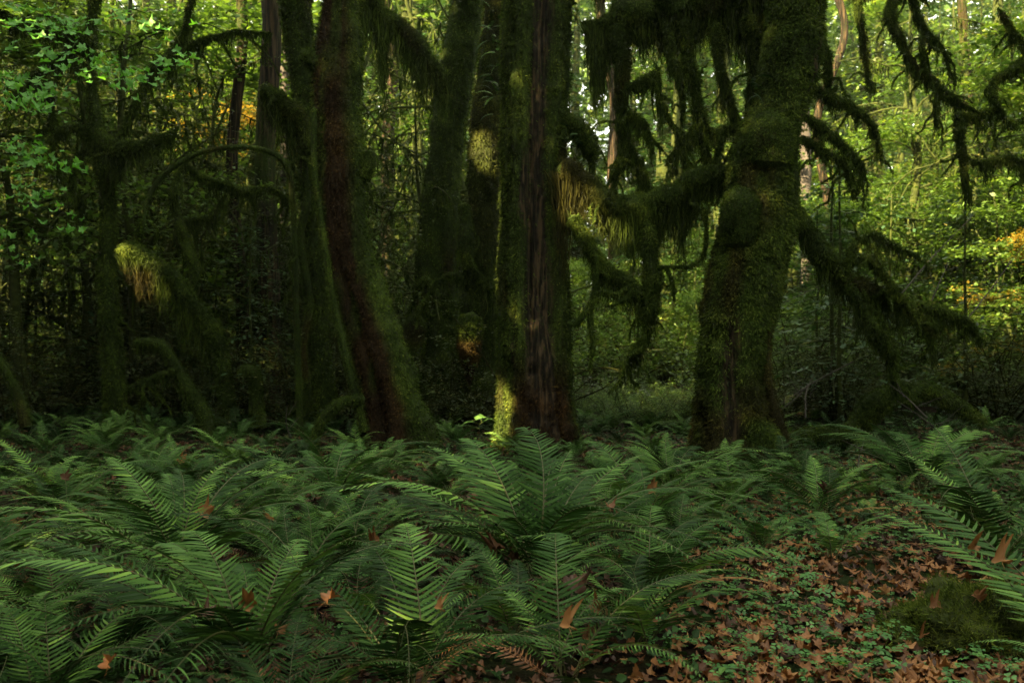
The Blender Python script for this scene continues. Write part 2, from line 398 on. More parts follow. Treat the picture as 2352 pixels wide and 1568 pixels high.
def px_pts(lst, Y):
    out = []
    for e in lst:
        y = e[3] if len(e) > 3 else Y
        p = at(e[0], e[1], y); out.append([*p, e[2]/F*y])
    return out
def limb(tree, name, pts, seg=20, step=.06, moss=2500, ml=.035, mw=.007, cur=None, twigs=0, lump=.16, ridge=0, flare=None,
         hollow=None, wfun=None, brownfun=None, seed=0, mat='bark', label=None, twl=.5, out=.6, down=.7):
    rng = np.random.default_rng(seed+100)
    if name in ('branch',):
        lp = len(pts)
        pts = [[*p[:3], p[3]*rng.uniform(.5, .88)*(1 if q < lp-2 else .7 if q < lp-1 else .18)] for q, p in enumerate(pts)]; lump = .45
        new = []
        for q in range(lp-1):
            a, b = np.array(pts[q]), np.array(pts[q+1]); m_ = (a+b)/2; m_[:3] += rng.normal(0, .07, 3)*np.linalg.norm(b[:3]-a[:3]); m_[3] *= rng.uniform(.75, 1.05)
            new += [a, m_]
        pts = new+[np.array(pts[-1])]; twigs = twigs+1+int(lp/2)
    tb = tube(pts, seg, step, lump, 2.4 if name != 'branch' else 5., ridge, flare, hollow, seed)
    pt = Part(tree)
    if mat in ('bark', 'moss_base'):
        S_, G_ = tb['V'].shape[:2]; fp = tb['V'].reshape(-1, 3); fn = tb['N'].reshape(-1, 3)
        fth = np.tile(tb['th'], S_); fs = np.repeat(tb['s'], G_)
        c0 = tb['chunks'][0]
        c0['cover'] = np.clip((wfun(fp, fn, fth, fs) if wfun is not None else np.full(len(fp), .9))*1.15, 0, 1)
        c0['tone'] = np.clip(.02+.75*fbm(fp*3.2, seed+40, 3), 0, 1)
        c0['brown'] = brownfun(fp, fn, fth, fs) if brownfun else np.clip((vnoise(fp*1.7, seed+9)-.72)*4, 0, .8)
        mat = 'skin'
    main = pt.put(name, tb['chunks'], [M[mat]], None, True, label)
    ch = []
    if wfun is None and name == 'trunk' and mat in ('bark', 'moss_base'):
        wfun = lambda P, N, th, s: .12+.85*sstep(.42, .62, fbm(P*np.array([2.2, 2.2, .9]), seed+70))
    P, N, th, s = tube_points(tb, moss, wfun, rng)
    br = brownfun(P, N, th, s) if brownfun else np.clip((vnoise(P*1.7, seed+9)-.78)*4, 0, .6)
    P2 = P+N*rng.uniform(-.005, .03, len(P))[:, None]
    if len(P) > 8000 and name == 'trunk': ml, mw = ml*1.5, mw*1.35
    c = blades(P2, N, ml, mw, out, down, .5, moss_tone(P, seed, rng), br, rng)
    if c: pt.put('moss', [c], [M['moss']], main)
    if cur:
        cc = curtain(tb, int(cur[0]*1.5), cur[1], cur[2], cur[3] if len(cur) > 3 else .006, seed, None, rng, .07,
               cur[4] if len(cur) > 4 else 0., cur[5] if len(cur) > 5 else 1.)
        if brownfun: cc['brown'] = np.clip(brownfun(cc['V'], None, 0, 0), 0, 1)
        hm = pt.put('hanging_moss', [cc], [M['moss']], main)
        hm['kind'] = 'stuff'
    for k in range(twigs):
        i = int(rng.uniform(.25 if name == 'branch' else .1, 1)*(len(tb['C'])-1)); p = tb['C'][i]
        d = unit(np.array([rng.normal(0, 1), rng.normal(0, .6), rng.uniform(-1, .3)]))
        tp = wander(p, d, twl*rng.uniform(.6, 1.5), 7, .014*rng.uniform(.8, 1.5), .004, rng, .35, .45)
        small_twig(tree, tp, seed*31+k, main)
    return main, tb
def small_twig(tree, tp, seed, parent=None, name='twig', dens=900, cl=.14, ml=.03):
    rng = np.random.default_rng(seed+5)
    t = tube(tp, 6, .05, .25, 6, 0, None, None, seed)
    L = t['s'][-1]
    P, N, th, s = tube_points(t, int(dens*L), None, rng)
    b = blades(P, N, ml, .006, .5, 1.0, .5, moss_tone(P, seed, rng), 0., rng)
    c = curtain(t, max(3, int(L*16)), 5, cl, .005, seed, None, rng, .03)
    pt = Part(tree)
    for q in t['chunks']: q['tone'] = .35
    return pt.put(name, t['chunks']+[b, c], [M['moss']], parent)

# ------------------------------------------------------------------ main trees
def tree_at(name, label, px, Y, group=None, cat='tree'):
    x = (px-1176)/F*Y
    return thing(name, label, cat, (x, Y, float(H(x, Y))-.05), group)

MAIN = []
# A: leaning brown trunk
YA = 11.6
tA = tree_at('maple_tree', 'leaning trunk coated in rust-brown moss with a small fuzzy burl near its top', 925, YA); MAIN.append(tA)
ptsA = px_pts([(930, 1075, 85), (918, 1000, 75), (905, 930, 66), (885, 860, 61), (865, 790, 58), (842, 720, 57), (820, 650, 55), (800, 580, 52), (787, 500, 52),
               (779, 400, 52), (777, 300, 52), (777, 200, 52), (777, 110, 49), (782, 20, 41), (785, -80, 40), (790, -260, 42), (800, -500, 40), (810, -750, 35)], YA)
def wA(P, N, th, s): return np.full(len(P), .9)
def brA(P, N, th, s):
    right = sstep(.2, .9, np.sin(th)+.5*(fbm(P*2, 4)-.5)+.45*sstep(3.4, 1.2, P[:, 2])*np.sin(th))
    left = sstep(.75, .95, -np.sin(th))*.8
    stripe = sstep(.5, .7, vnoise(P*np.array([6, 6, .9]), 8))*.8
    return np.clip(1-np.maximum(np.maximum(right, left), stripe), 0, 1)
def holA(base, th, s):
    g = np.exp(-((th+.35)/.22)**2)*sstep(3.8, 2.6, s)
    return -.28*g
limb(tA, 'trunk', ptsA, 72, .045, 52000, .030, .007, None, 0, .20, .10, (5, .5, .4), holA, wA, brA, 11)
mA, _ = limb(tA, 'burl', px_pts([(745, 150, 16), (722, 140, 20), (707, 132, 19), (695, 122, 10)], YA-.15), 18, .03, 2500, .03, .005, None, seed=12, mat='moss_base')
limb(tA, 'burl', px_pts([(830, 405, 16), (846, 380, 18), (850, 350, 12)], YA), 16, .03, 1600, .035, .005, (30, 6, .3), seed=13, mat='moss_base')
# vine-like green root running down the front left of A
limb(tA, 'root', px_pts([(838, 990, 10), (815, 900, 8), (790, 800, 7), (768, 700, 7), (752, 600, 6), (735, 480, 6), (722, 380, 6), (722, 250, 6)], YA-.32), 10, .05, 5200, .03, .006, None, seed=14, mat='moss_base')
limb(tA, 'branch', px_pts([(800, 20, 20, YA), (850, 0, 26, 11.9), (905, 50, 25, 12.2), (955, 105, 25, 12.5), (1000, 150, 24, 12.8), (1035, 172, 16, 13)], 12), 20, .05, 9000, .04, .006,
     (230, 12, .95, .007), 3, seed=15)
limb(tA, 'root', px_pts([(835, 915, 8), (790, 922, 9), (755, 945, 8), (730, 985, 8), (718, 1040, 9)], YA-.4), 12, .04, 3200, .03, .006, (24, 6, .15), seed=16, mat='moss_base')

# B: mossy trunk behind A
YB = 14.0
tB = tree_at('maple_tree', 'thin mossy trunk just behind the brown leaning trunk, with a blunt fuzzy stub', 738, YB); MAIN.append(tB)
limb(tB, 'trunk', px_pts([(745, 1010, 39), (738, 950, 33), (733, 850, 27), (730, 750, 25), (728, 650, 28), (722, 600, 28), (716, 500, 21), (710, 420, 20), (702, 300, 23), (694, 180, 25),
     (684, 80, 30), (678, 0, 34), (672, -100, 36), (660, -350, 34), (650, -600, 28)], YB), 48, .06, 30000, .035, .008, None, 0, .18, .1, (4, .3, .5), seed=21)
limb(tB, 'branch', px_pts([(728, 345, 24), (705, 300, 29), (672, 258, 30), (638, 222, 29), (612, 208, 25), (597, 212, 15)], YB-.5), 22, .04, 9000, .04, .006, (150, 12, .75, .006), 2, seed=22, mat='moss_base')
limb(tB, 'stem', px_pts([(700, 960, 9), (705, 880, 8), (695, 800, 8), (712, 700, 8), (700, 620, 9), (690, 540, 9), (706, 460, 8), (698, 380, 8), (705, 300, 7)], YB-.35), 10, .05, 6500, .03, .006, None, 5, seed=23, mat='moss_base')
limb(tB, 'stem', px_pts([(705, 880, 6), (690, 930, 6), (660, 950, 5), (640, 975, 5)], YB-.4), 8, .05, 900, .03, .006, (20, 5, .15), seed=24, mat='moss_base')

# C and D: two trunks behind the centre
YC = 15.6
tC = tree_at('maple_tree', 'dark mossy trunk widening downwards between the leaning brown trunk and the sunlit one', 1040, YC); MAIN.append(tC)
limb(tC, 'trunk', px_pts([(1030, 1010, 95), (1025, 940, 80), (1015, 860, 62), (1008, 780, 52), (1003, 700, 48), (1003, 620, 46), (1008, 520, 42), (1014, 420, 40), (1026, 320, 38), (1040, 220, 40), (1055, 120, 38),
     (1070, 30, 36), (1078, -60, 36), (1085, -300, 36), (1090, -600, 30)], YC), 52, .06, 34000, .035, .008, (60, 6, .35), 6, .18, .1, (5, .3, .6), seed=31)
limb(tC, 'burl', px_pts([(940, 870, 30), (945, 800, 30), (952, 750, 26), (960, 728, 14)], YC-.5), 22, .05, 6000, .04, .007, (60, 8, .3), 2, seed=32, mat='moss_base')
limb(tC, 'branch', px_pts([(1000, 680, 12), (980, 640, 11), (950, 660, 9), (935, 720, 8)], YC-.5), 10, .05, 2000, .035, .006, (50, 8, .3), 3, seed=33)
YD = 14.6
tD = tree_at('maple_tree', 'mossy trunk with a golden sunlit patch close behind the hollow dark trunk', 1095, YD); MAIN.append(tD)
def sun_brD(P, N, th, s): return np.clip(sstep(2.5, 4.0, P[:, 2])*(.1+.5*vnoise(P*2, 3))+.05, 0, .6)  # browner moss where the sun lands, so the lit patch reads golden
limb(tD, 'trunk', px_pts([(1100, 1010, 80), (1098, 940, 62), (1100, 860, 50), (1102, 760, 44), (1104, 660, 40), (1108, 560, 38), (1112, 450, 37), (1116, 350, 36), (1124, 240, 34), (1132, 130, 30),
     (1140, 20, 27), (1146, -100, 26), (1150, -350, 26), (1150, -600, 22)], YD), 48, .06, 30000, .035, .008, (50, 6, .3), 6, .2, .1, (4, .25, .6), seed=41, brownfun=sun_brD)
limb(tD, 'burl', px_pts([(1078, 840, 14), (1078, 790, 24), (1080, 750, 28), (1084, 725, 18)], YD-.55), 18, .04, 4200, .05, .008, (70, 9, .45), 2, seed=42, brownfun=lambda P, N, th, s: sstep(1.75, 1.55, P[:, 2])*.9, mat='moss_base')
limb(tD, 'burl', px_pts([(1075, 620, 12), (1072, 560, 20), (1070, 500, 14), (1068, 470, 10)], YD-.4), 14, .05, 2600, .04, .007, (40, 8, .35), 5, seed=43, mat='moss_base')
limb(tD, 'branch', px_pts([(1060, 640, 8), (1030, 630, 8), (1000, 650, 7), (975, 690, 6), (955, 730, 5)], YD-.5), 10, .05, 1500, .035, .006, (60, 8, .35), 4, seed=44)
limb(tD, 'branch', px_pts([(1080, 600, 8), (1110, 640, 7), (1130, 690, 6)], YD-.5), 10, .05, 1200, .035, .006, (50, 8, .4), 3, seed=45)

# E: the hollow central trunk
YE = 12.0
tE = tree_at('maple_tree', 'thick upright central trunk with a black hollow front and green moss down both sides', 1240, YE); MAIN.append(tE)
def holE(base, th, s):
    e = .42+.28*(vnoise(base*np.array([1, 1, .9]), 77)-.5)
    z = base[..., 2]
    g = sstep(e+.16, e-.10, np.abs(th-.12))*sstep(1.0, 2.2, z)
    rid = .10*np.exp(-((np.abs(th-.12)-.72)/.14)**2)
    strip = (fbm(base*np.array([17, 17, .7]), 31, 3)-.5)*.34
    return -.30*g+rid+strip
def wE(P, N, th, s):
    e = .40+.34*(vnoise(P*np.array([1, 1, .9]), 77)-.5)
    side = sstep(e-.1, e+.12, np.abs(th-.12))
    pat = sstep(.2, .5, vnoise(P*np.array([5, 5, .8]), 78)+.35*sstep(.4, 1.0, np.abs(th)))
    low = sstep(1.3, .5, P[:, 2])
    return np.clip(side*pat+low*.6*sstep(.4, .6, fbm(P*3, 12))+.02, 0, 1)
def brE(P, N, th, s):
    return np.clip(sstep(1.7, .7, P[:, 2])*sstep(1.15, .5, np.abs(th-.15))+.15*vnoise(P*3, 5), 0, 1)
limb(tE, 'trunk', px_pts([(1245, 1085, 104), (1240, 1030, 91), (1234, 960, 80), (1230, 880, 77), (1229, 800, 76), (1228, 700, 75), (1226, 600, 73), (1223, 500, 69), (1222, 400, 67), (1224, 300, 68), (1228, 200, 68),
     (1233, 100, 68), (1238, 0, 69), (1240, -100, 71), (1240, -350, 67), (1240, -700, 56)], YE), 144, .035, 76000, .034, .0075, None, 0, .09, .08, (6, .42, .35), holE, wE, brE, 51)
for q, (xa, sd) in enumerate([(1168, -1), (1290, 1)]):  # ridges added along both edges for raggedness and a lighter, side-lit rim
    limb(tE, 'trunk_ridge', px_pts([(xa-8+6*sd, 1040, 24), (xa-6, 940, 18), (xa-6, 820, 16), (xa-2+4*sd, 700, 17), (xa-6, 580, 14), (xa+1-6*sd, 440, 15), (xa-2, 300, 13), (xa+4*sd, 160, 14), (xa+2, 20, 15), (xa+2, -120, 14)], YE-.12), 18, .05, 15000, .045, .008,
         (110, 9, .55, .007), 0, .4, .1, seed=57+q, mat='moss_base', brownfun=lambda P, N, th, s: np.clip((vnoise(P*2.7, 19)-.6)*2, 0, .6))
limb(tE, 'branch', px_pts([(1290, 262, 24), (1320, 282, 30), (1345, 315, 32), (1360, 350, 27), (1362, 385, 12)], YE-.1), 20, .04, 6500, .04, .006, (90, 10, .45), 2, seed=52)
gE, tbG = limb(tE, 'branch', px_pts([(1290, 392, 30), (1322, 402, 35), (1355, 425, 36), (1385, 458, 36), (1430, 478, 34), (1480, 473, 32), (1530, 450, 34), (1590, 418, 35), (1640, 400, 35), (1690, 388, 35)], 11.5), 24, .04, 16000, .045, .006,
     (560, 12, 1.1, .0055), 6, seed=53, mat='moss_base', brownfun=lambda P, N, th, s: sstep(1.7, .9, P[:, 0])*.62, label='sagging moss-draped limb bridging the hollow trunk and the right trunk')  # brown tint at the left end warms the sun spots to gold
limb(tE, 'branch', px_pts([(1315, 500, 20), (1340, 545, 20), (1370, 590, 19), (1410, 630, 18), (1450, 660, 20), (1490, 685, 20), (1505, 720, 12)], 11.4), 18, .04, 9000, .045, .006, (90, 10, .55), 3, seed=54)
limb(tE, 'branch', px_pts([(1480, 480, 16), (1488, 540, 18), (1492, 600, 24), (1500, 650, 30), (1498, 690, 28), (1488, 730, 18), (1480, 770, 8), (1460, 800, 6), (1440, 825, 5), (1430, 850, 4)], 11.4), 16, .04, 8500, .045, .006, (110, 11, .5), 2, seed=55)
for k, (pl) in enumerate([[(1370, 590, 8), (1368, 650, 8), (1355, 720, 9), (1362, 790, 7), (1355, 850, 4)], [(1365, 680, 9), (1345, 715, 10), (1320, 745, 9), (1305, 740, 5)],
                          [(1440, 660, 6), (1415, 675, 6), (1395, 668, 5), (1375, 670, 3)], [(1450, 670, 7), (1430, 690, 6), (1405, 702, 4)],
                          [(1620, 480, 7), (1622, 550, 6), (1612, 590, 6), (1585, 612, 5), (1570, 612, 3)], [(1500, 612, 4), (1530, 612, 4), (1572, 610, 3)],
                          [(1530, 612, 5), (1545, 650, 5), (1548, 690, 3)], [(1480, 770, 6), (1472, 800, 7), (1440, 820, 6), (1425, 870, 4), (1400, 900, 3)]]):
    small_twig(tE, px_pts([(a, b, c*.75) for a, b, c in pl], 11.3), 560+k, gE, 'twig', 1500, .28, .04)

# F: right trunk
YF = 10.6
tF = tree_at('maple_tree', 'big lumpy green mossy trunk right of centre, bulging at mid height', 1700, YF); MAIN.append(tF)
def brF(P, N, th, s):
    p = sstep(.55, .75, fbm(P*np.array([1.8, 1.8, .9]), 61))
    low = sstep(1.7, .5, P[:, 2])*sstep(.35, .6, vnoise(P*2.2, 62))
    return np.clip(.75*p+.8*low, 0, 1)*.85
def wF(P, N, th, s):
    hole = np.exp(-((th+.35)/.33)**2)*sstep(2.3, 1.6, P[:, 2])*sstep(.1, .5, P[:, 2])
    hole2 = sstep(.62, .72, vnoise(P*np.array([4, 4, .8]), 66))*sstep(.3, .7, np.sin(th))
    return np.clip(1-1.1*np.maximum(hole, hole2), 0.04, 1)
def holF(base, th, s):
    z = base[..., 2]
    return -.22*np.exp(-((th+.35)/.28)**2)*sstep(2.2, 1.6, z)*sstep(.0, .5, z)+.10*np.exp(-((th-.35)/.2)**2)*sstep(2.6, 1.6, z)
limb(tF, 'trunk', px_pts([(1700, 1110, 118), (1698, 1060, 103), (1692, 1000, 91), (1684, 930, 79), (1680, 860, 74), (1686, 780, 76), (1696, 700, 78), (1712, 630, 78), (1732, 560, 75), (1742, 490, 75), (1750, 420, 71),
     (1760, 350, 70), (1772, 295, 63), (1795, 240, 53), (1808, 180, 58), (1818, 110, 64), (1828, 30, 63), (1832, -60, 61), (1836, -250, 59), (1840, -600, 50)], YF), 84, .04, 78000, .036, .0075,
     None, 0, .17, .06, (6, .45, .35), holF, wF, brF, 61)
limb(tF, 'burl', px_pts([(1700, 560, 38), (1700, 500, 45), (1705, 460, 40), (1715, 440, 20)], YF-.30), 24, .04, 7000, .03, .007, None, seed=62, mat='moss_base', out=1, down=.2)
limb(tF, 'burl', px_pts([(1760, 380, 52), (1764, 330, 58), (1772, 290, 50), (1785, 266, 24)], YF-.22), 26, .04, 9000, .03, .007, (20, 6, .3), seed=63, mat='moss_base')
limb(tF, 'trunk_ridge', px_pts([(1800, 560, 22), (1808, 470, 25), (1812, 380, 20), (1822, 300, 17), (1838, 220, 20)], YF-.1), 20, .05, 5000, .035, .007, (70, 8, .5), seed=64)
limb(tF, 'root', px_pts([(1806, 1090, 22), (1792, 1010, 19), (1776, 950, 16), (1762, 890, 13), (1758, 800, 10), (1768, 700, 9)], YF-.2), 16, .04, 6000, .03, .006, None, seed=65, brownfun=lambda P, N, th, s: np.full(len(P), .7))
JY = 11.2
limb(tF, 'branch', px_pts([(1812, 480, 26), (1850, 535, 30), (1890, 590, 30), (1925, 628, 28), (1960, 655, 22), (2005, 672, 18), (2060, 690, 16), (2120, 700, 15), (2180, 722, 14), (2230, 750, 12), (2262, 785, 7)], JY), 18, .05, 16000, .045, .006,
     (190, 12, .6), 9, seed=66, mat='moss_base', label='long drooping mossy limb reaching out to the right')
limb(tF, 'branch', px_pts([(1932, 640, 12), (1950, 600, 11), (1962, 565, 10), (1985, 543, 9), (2015, 540, 9), (2045, 560, 8), (2080, 575, 6), (2112, 583, 4)], JY-.2), 12, .05, 3500, .04, .006, (35, 9, .25), 4, seed=67)
limb(tF, 'branch', px_pts([(1950, 655, 16), (1975, 700, 17), (2000, 745, 18), (2030, 785, 17), (2050, 820, 15), (2056, 860, 10), (2056, 890, 5)], JY-.1), 14, .05, 6000, .045, .006, (80, 12, .5), 5, seed=68)
limb(tF, 'branch', px_pts([(1955, 600, 8), (1990, 590, 9), (2020, 620, 9), (2050, 660, 8), (2075, 690, 6)], JY-.2), 10, .05, 2500, .04, .006, (30, 9, .25), 5, seed=69)
limb(tF, 'branch', px_pts([(2100, 695, 10), (2110, 740, 9), (2140, 775, 6), (2150, 800, 3)], JY), 10, .05, 1500, .04, .006, (60, 9, .4), 2, seed=70)
for k, pl in enumerate([[(1865, 195, 10), (1900, 222, 11), (1945, 235, 10), (1985, 262, 8), (2012, 300, 6), (2025, 350, 3)], [(1842, 262, 8), (1885, 290, 9), (1930, 325, 9), (1968, 365, 7), (1985, 400, 3)],
                        [(1838, 318, 8), (1880, 338, 9), (1920, 360, 9), (1950, 400, 8), (1975, 440, 4)], [(1885, 60, 6), (1900, 120, 6), (1898, 180, 5), (1912, 215, 3)]]):
    limb(tF, 'branch', px_pts([(a, b, c*1.1) for a, b, c in pl], YF+.3), 12, .05, 2600, .04, .006, (70, 9, .35), 3, seed=71+k)

# H: overhead limb with dense dark curtains, grown from a tree standing behind F's gap
YH = 11.8
tH = tF
limb(tH, 'branch', px_pts([(1836, -110, 34, 10.8), (1790, -60, 40, 11.2), (1740, -25, 42, 11.5), (1700, 0, 42, 11.7), (1600, 10, 46, 11.8), (1500, 20, 50, 11.8), (1430, 40, 46, 11.8), (1380, 60, 34, 11.8), (1345, 50, 18, 11.8)], YH), 22, .06, 20000, .05, .007,
     (1000, 15, .95, .008), 4, seed=81)
limb(tH, 'branch', px_pts([(1838, -190, 30, 11), (1760, -100, 36, 12), (1650, -50, 40, 12.3), (1540, -40, 38, 12.3), (1440, -60, 34, 12.3), (1360, -110, 26, 12.3)], YH), 18, .08, 9000, .05, .007,
     (900, 15, 1.3, .008), 2, seed=83)
HB = [
 [(1420, 60, 34), (1425, 120, 34), (1430, 180, 26), (1422, 240, 14), (1428, 290, 12), (1442, 330, 11), (1462, 360, 10), (1480, 395, 9), (1492, 430, 5)],
 [(1440, 330, 9), (1420, 370, 10), (1410, 400, 11), (1408, 440, 7)],
 [(1570, 50, 26), (1580, 120, 26), (1598, 180, 20), (1608, 240, 10), (1620, 300, 9), (1628, 350, 8), (1632, 400, 4)],
 [(1530, 60, 14), (1540, 130, 12), (1560, 180, 10), (1570, 225, 8), (1566, 270, 3)],
 [(1640, 60, 22), (1650, 120, 20), (1662, 180, 12), (1680, 240, 9), (1700, 285, 7), (1706, 320, 3)],
 [(1425, 280, 6), (1450, 262, 7), (1478, 280, 8), (1490, 310, 5), (1495, 340, 3)],
 [(1700, 290, 8), (1660, 300, 10), (1610, 295, 9), (1575, 310, 8), (1555, 330, 6), (1545, 370, 4)],
 [(1600, 300, 6), (1570, 340, 6), (1580, 380, 5), (1600, 400, 3)],
 [(1440, 200, 8), (1480, 180, 8), (1510, 160, 6)], [(1510, 160, 5), (1512, 200, 4), (1530, 260, 4), (1580, 310, 3)],
 [(1660, 300, 7), (1650, 350, 6), (1636, 395, 5), (1600, 420, 4)], [(1710, 300, 6), (1690, 350, 6), (1672, 390, 5), (1660, 410, 3)],
 [(1720, 40, 26), (1735, 100, 24), (1728, 150, 16), (1720, 200, 8)]]
for k, pl in enumerate(HB):
    w = max(c for _, _, c in pl)
    limb(tH, 'branch', px_pts([(a, b, c*.68) for a, b, c in pl], YH-.1-.02*k), 12, .05, int(400+130*w*len(pl)/3), .045, .006, (int(16+9*w), 12, .35 if w < 20 else .7, .006), 2, seed=820+k)

# upper right mossy branches from a tree beyond the right edge
YR = 12.5
tR = tree_at('maple_tree', 'tree with thin sinuous mossy branches hanging down in the upper right corner', 2460, 13.5); MAIN.append(tR)
limb(tR, 'trunk', px_pts([(2470, 1040, 60), (2465, 900, 45), (2460, 700, 40), (2450, 400, 40), (2430, 100, 38), (2400, -150, 34), (2380, -500, 30)], 13.5), 26, .08, 14000, .04, .009, (60, 8, .4), 0, seed=90)
RB = [[(2400, -150, 26), (2250, -120, 24), (2130, -60, 22), (2060, -10, 18), (2045, 40, 17), (2062, 80, 15), (2085, 130, 13), (2120, 175, 12), (2160, 208, 10), (2210, 240, 7), (2250, 262, 4)],
      [(2250, -120, 16), (2150, -60, 10), (2095, -10, 9), (2110, 45, 9), (2140, 85, 8), (2175, 130, 7), (2200, 180, 4)],
      [(2130, -60, 16), (2030, -50, 14), (1970, -10, 11), (1978, 60, 9), (1985, 120, 8), (1992, 175, 7), (2012, 210, 3)],
      [(2120, 90, 5), (2118, 130, 4), (2130, 160, 3)], [(2160, 205, 7), (2150, 240, 6), (2152, 280, 3)],
      [(2400, 100, 14), (2340, 150, 12), (2290, 180, 11), (2280, 220, 10), (2300, 260, 7), (2340, 290, 4)],
      [(2200, 260, 12), (2202, 310, 13), (2210, 350, 12), (2212, 400, 8), (2230, 440, 5)], [(2210, 270, 8), (2250, 262, 6), (2290, 240, 4)],
      [(2450, 420, 14), (2380, 390, 10), (2320, 360, 8), (2260, 375, 6), (2220, 360, 4)], [(2300, 30, 8), (2330, 80, 8), (2352, 120, 8)]]
for k, pl in enumerate(RB):
    w = max(c for _, _, c in pl)
    limb(tR, 'branch', px_pts(pl, YR), 12, .05, int(500+160*w*len(pl)/3), .04, .006, (int(14+7*w), 9, .4, .006), 2, seed=900+k)

# left side mossy trees
YK = 13.5
tK = tree_at('mossy_snag', 'crooked leaning snag at left with a broken tip and moss beard tinted as sunlit', 520, YK, cat='dead tree'); MAIN.append(tK)
limb(tK, 'trunk', px_pts([(525, 990, 18), (520, 920, 15), (512, 860, 14), (503, 800, 17), (488, 755, 17), (465, 718, 15), (438, 690, 12), (410, 650, 14), (380, 620, 13), (345, 598, 14), (318, 578, 16), (295, 572, 17), (280, 582, 10)], YK), 20, .05, 12000, .04, .006,
     (260, 12, .85, .006, .25, 1.), 3, seed=100, mat='moss_base', brownfun=lambda P, N, th, s: sstep(-5.9, -6.2, P[:, 0])*sstep(3.0, 2.7, P[:, 2])*.75)  # moss at the tip tinted brown to make its sunlight look golden
limb(tK, 'branch', px_pts([(430, 700, 14), (445, 640, 15), (432, 570, 15), (418, 520, 14), (400, 470, 12), (410, 400, 10), (440, 330, 9)], YK+1), 14, .06, 4000, .04, .007, (60, 8, .5), 5, seed=101)
limb(tK, 'branch', px_pts([(405, 520, 10), (450, 505, 9), (500, 480, 8), (520, 440, 6)], YK+1), 10, .06, 1500, .04, .007, (60, 8, .4), 4, seed=102)
tL = tree_at('vine_maple', 'thin arching branch looping from the brown trunk towards the left', 690, 12.6); MAIN.append(tL)
limb(tL, 'stem', px_pts([(690, 1000, 8), (680, 700, 7), (672, 450, 6.5), (655, 378, 6.5), (620, 350, 6), (560, 338, 6), (480, 346, 6), (420, 370, 6), (365, 415, 6), (335, 470, 5), (330, 520, 3)], 12.6), 8, .05, 5000, .022, .005, (50, 5, .12), 8, seed=110, twl=.7)
tM = tree_at('mossy_snag', 'small forked snag with fuzzy green moss rising from the ferns at left', 470, 12.6, cat='dead tree'); MAIN.append(tM)
limb(tM, 'trunk', px_pts([(480, 1010, 20), (470, 960, 16), (448, 915, 14), (425, 880, 12), (405, 845, 11), (388, 815, 10), (372, 792, 9), (345, 785, 8), (312, 785, 6)], 12.6), 14, .04, 5500, .035, .006, (120, 9, .35), 2, seed=120, mat='moss_base')
limb(tM, 'branch', px_pts([(400, 850, 7), (370, 858, 7), (335, 875, 6), (305, 888, 6), (286, 905, 5), (284, 935, 3)], 12.5), 10, .04, 2000, .035, .006, (40, 7, .2), 2, seed=121, mat='moss_base')
tN = tree_at('mossy_stump', 'short mossy stump with a rounded hooked top behind the ferns left of the brown trunk', 585, 13.5, cat='stump'); MAIN.append(tN)
limb(tN, 'trunk', px_pts([(592, 980, 16), (590, 920, 13), (588, 880, 13), (580, 855, 14), (562, 850, 11), (552, 862, 6)], 13.5), 14, .04, 4500, .035, .006, (30, 7, .2), 0, seed=130, mat='moss_base')
tO = tree_at('mossy_snag', 'thin bare mossy pole leaning in at the left edge above the ferns', 60, 12.5, cat='dead tree'); MAIN.append(tO)
limb(tO, 'trunk', px_pts([(60, 980, 12), (42, 912, 11), (18, 860, 9), (-10, 810, 8), (-50, 740, 7)], 12.5), 10, .05, 2200, .03, .006, (15, 6, .15), 0, seed=140, mat='moss_base')
# big-limbed tree top left
tQ = tree_at('maple_tree', 'dark crooked maple with moss-hung limbs behind fresh green leaves at upper left', 250, 14.0); MAIN.append(tQ)
limb(tQ, 'trunk', px_pts([(270, 1020, 27), (262, 900, 20), (255, 760, 18), (245, 620, 15), (250, 480, 14), (235, 380, 15), (222, 280, 12), (210, 180, 8), (207, 100, 9), (215, 20, 10), (225, -80, 11), (230, -300, 10)], 14), 24, .06, 14000, .045, .008, (120, 10, .8), 5, seed=150)
QB = [[(228, 300, 14), (270, 345, 20), (310, 340, 22), (355, 325, 22), (385, 312, 14), (400, 300, 6)], [(215, 90, 12), (150, 75, 9), (90, 60, 8), (30, 45, 7), (-20, 20, 6)],
      [(215, 85, 12), (160, 120, 10), (110, 150, 9), (60, 190, 8), (20, 240, 5)], [(250, 420, 10), (300, 260, 12), (340, 180, 12), (390, 130, 11), (430, 60, 14), (450, -10, 15)],
      [(410, 110, 8), (470, 90, 7), (540, 70, 6), (620, 75, 4)], [(240, 330, 8), (200, 310, 9), (170, 290, 8), (140, 300, 7), (120, 340, 5), (130, 400, 4)],
      [(225, 310, 9), (180, 360, 8), (165, 420, 8), (190, 470, 7), (160, 520, 5), (150, 560, 3)], [(70, 180, 8), (115, 220, 8), (120, 260, 7), (95, 300, 4)],
      [(430, 380, 6), (500, 420, 8), (560, 440, 8), (620, 430, 6), (680, 460, 4)]]
for k, pl in enumerate(QB):
    w = max(c for _, _, c in pl)
    limb(tQ, 'branch', px_pts(pl, 13.6+.1*k), 12, .05, int(600+150*w*len(pl)/3), .045, .007, (int(20+9*w), 10, .55 if w > 11 else .35, .006), 4, seed=1500+k, twl=.7)

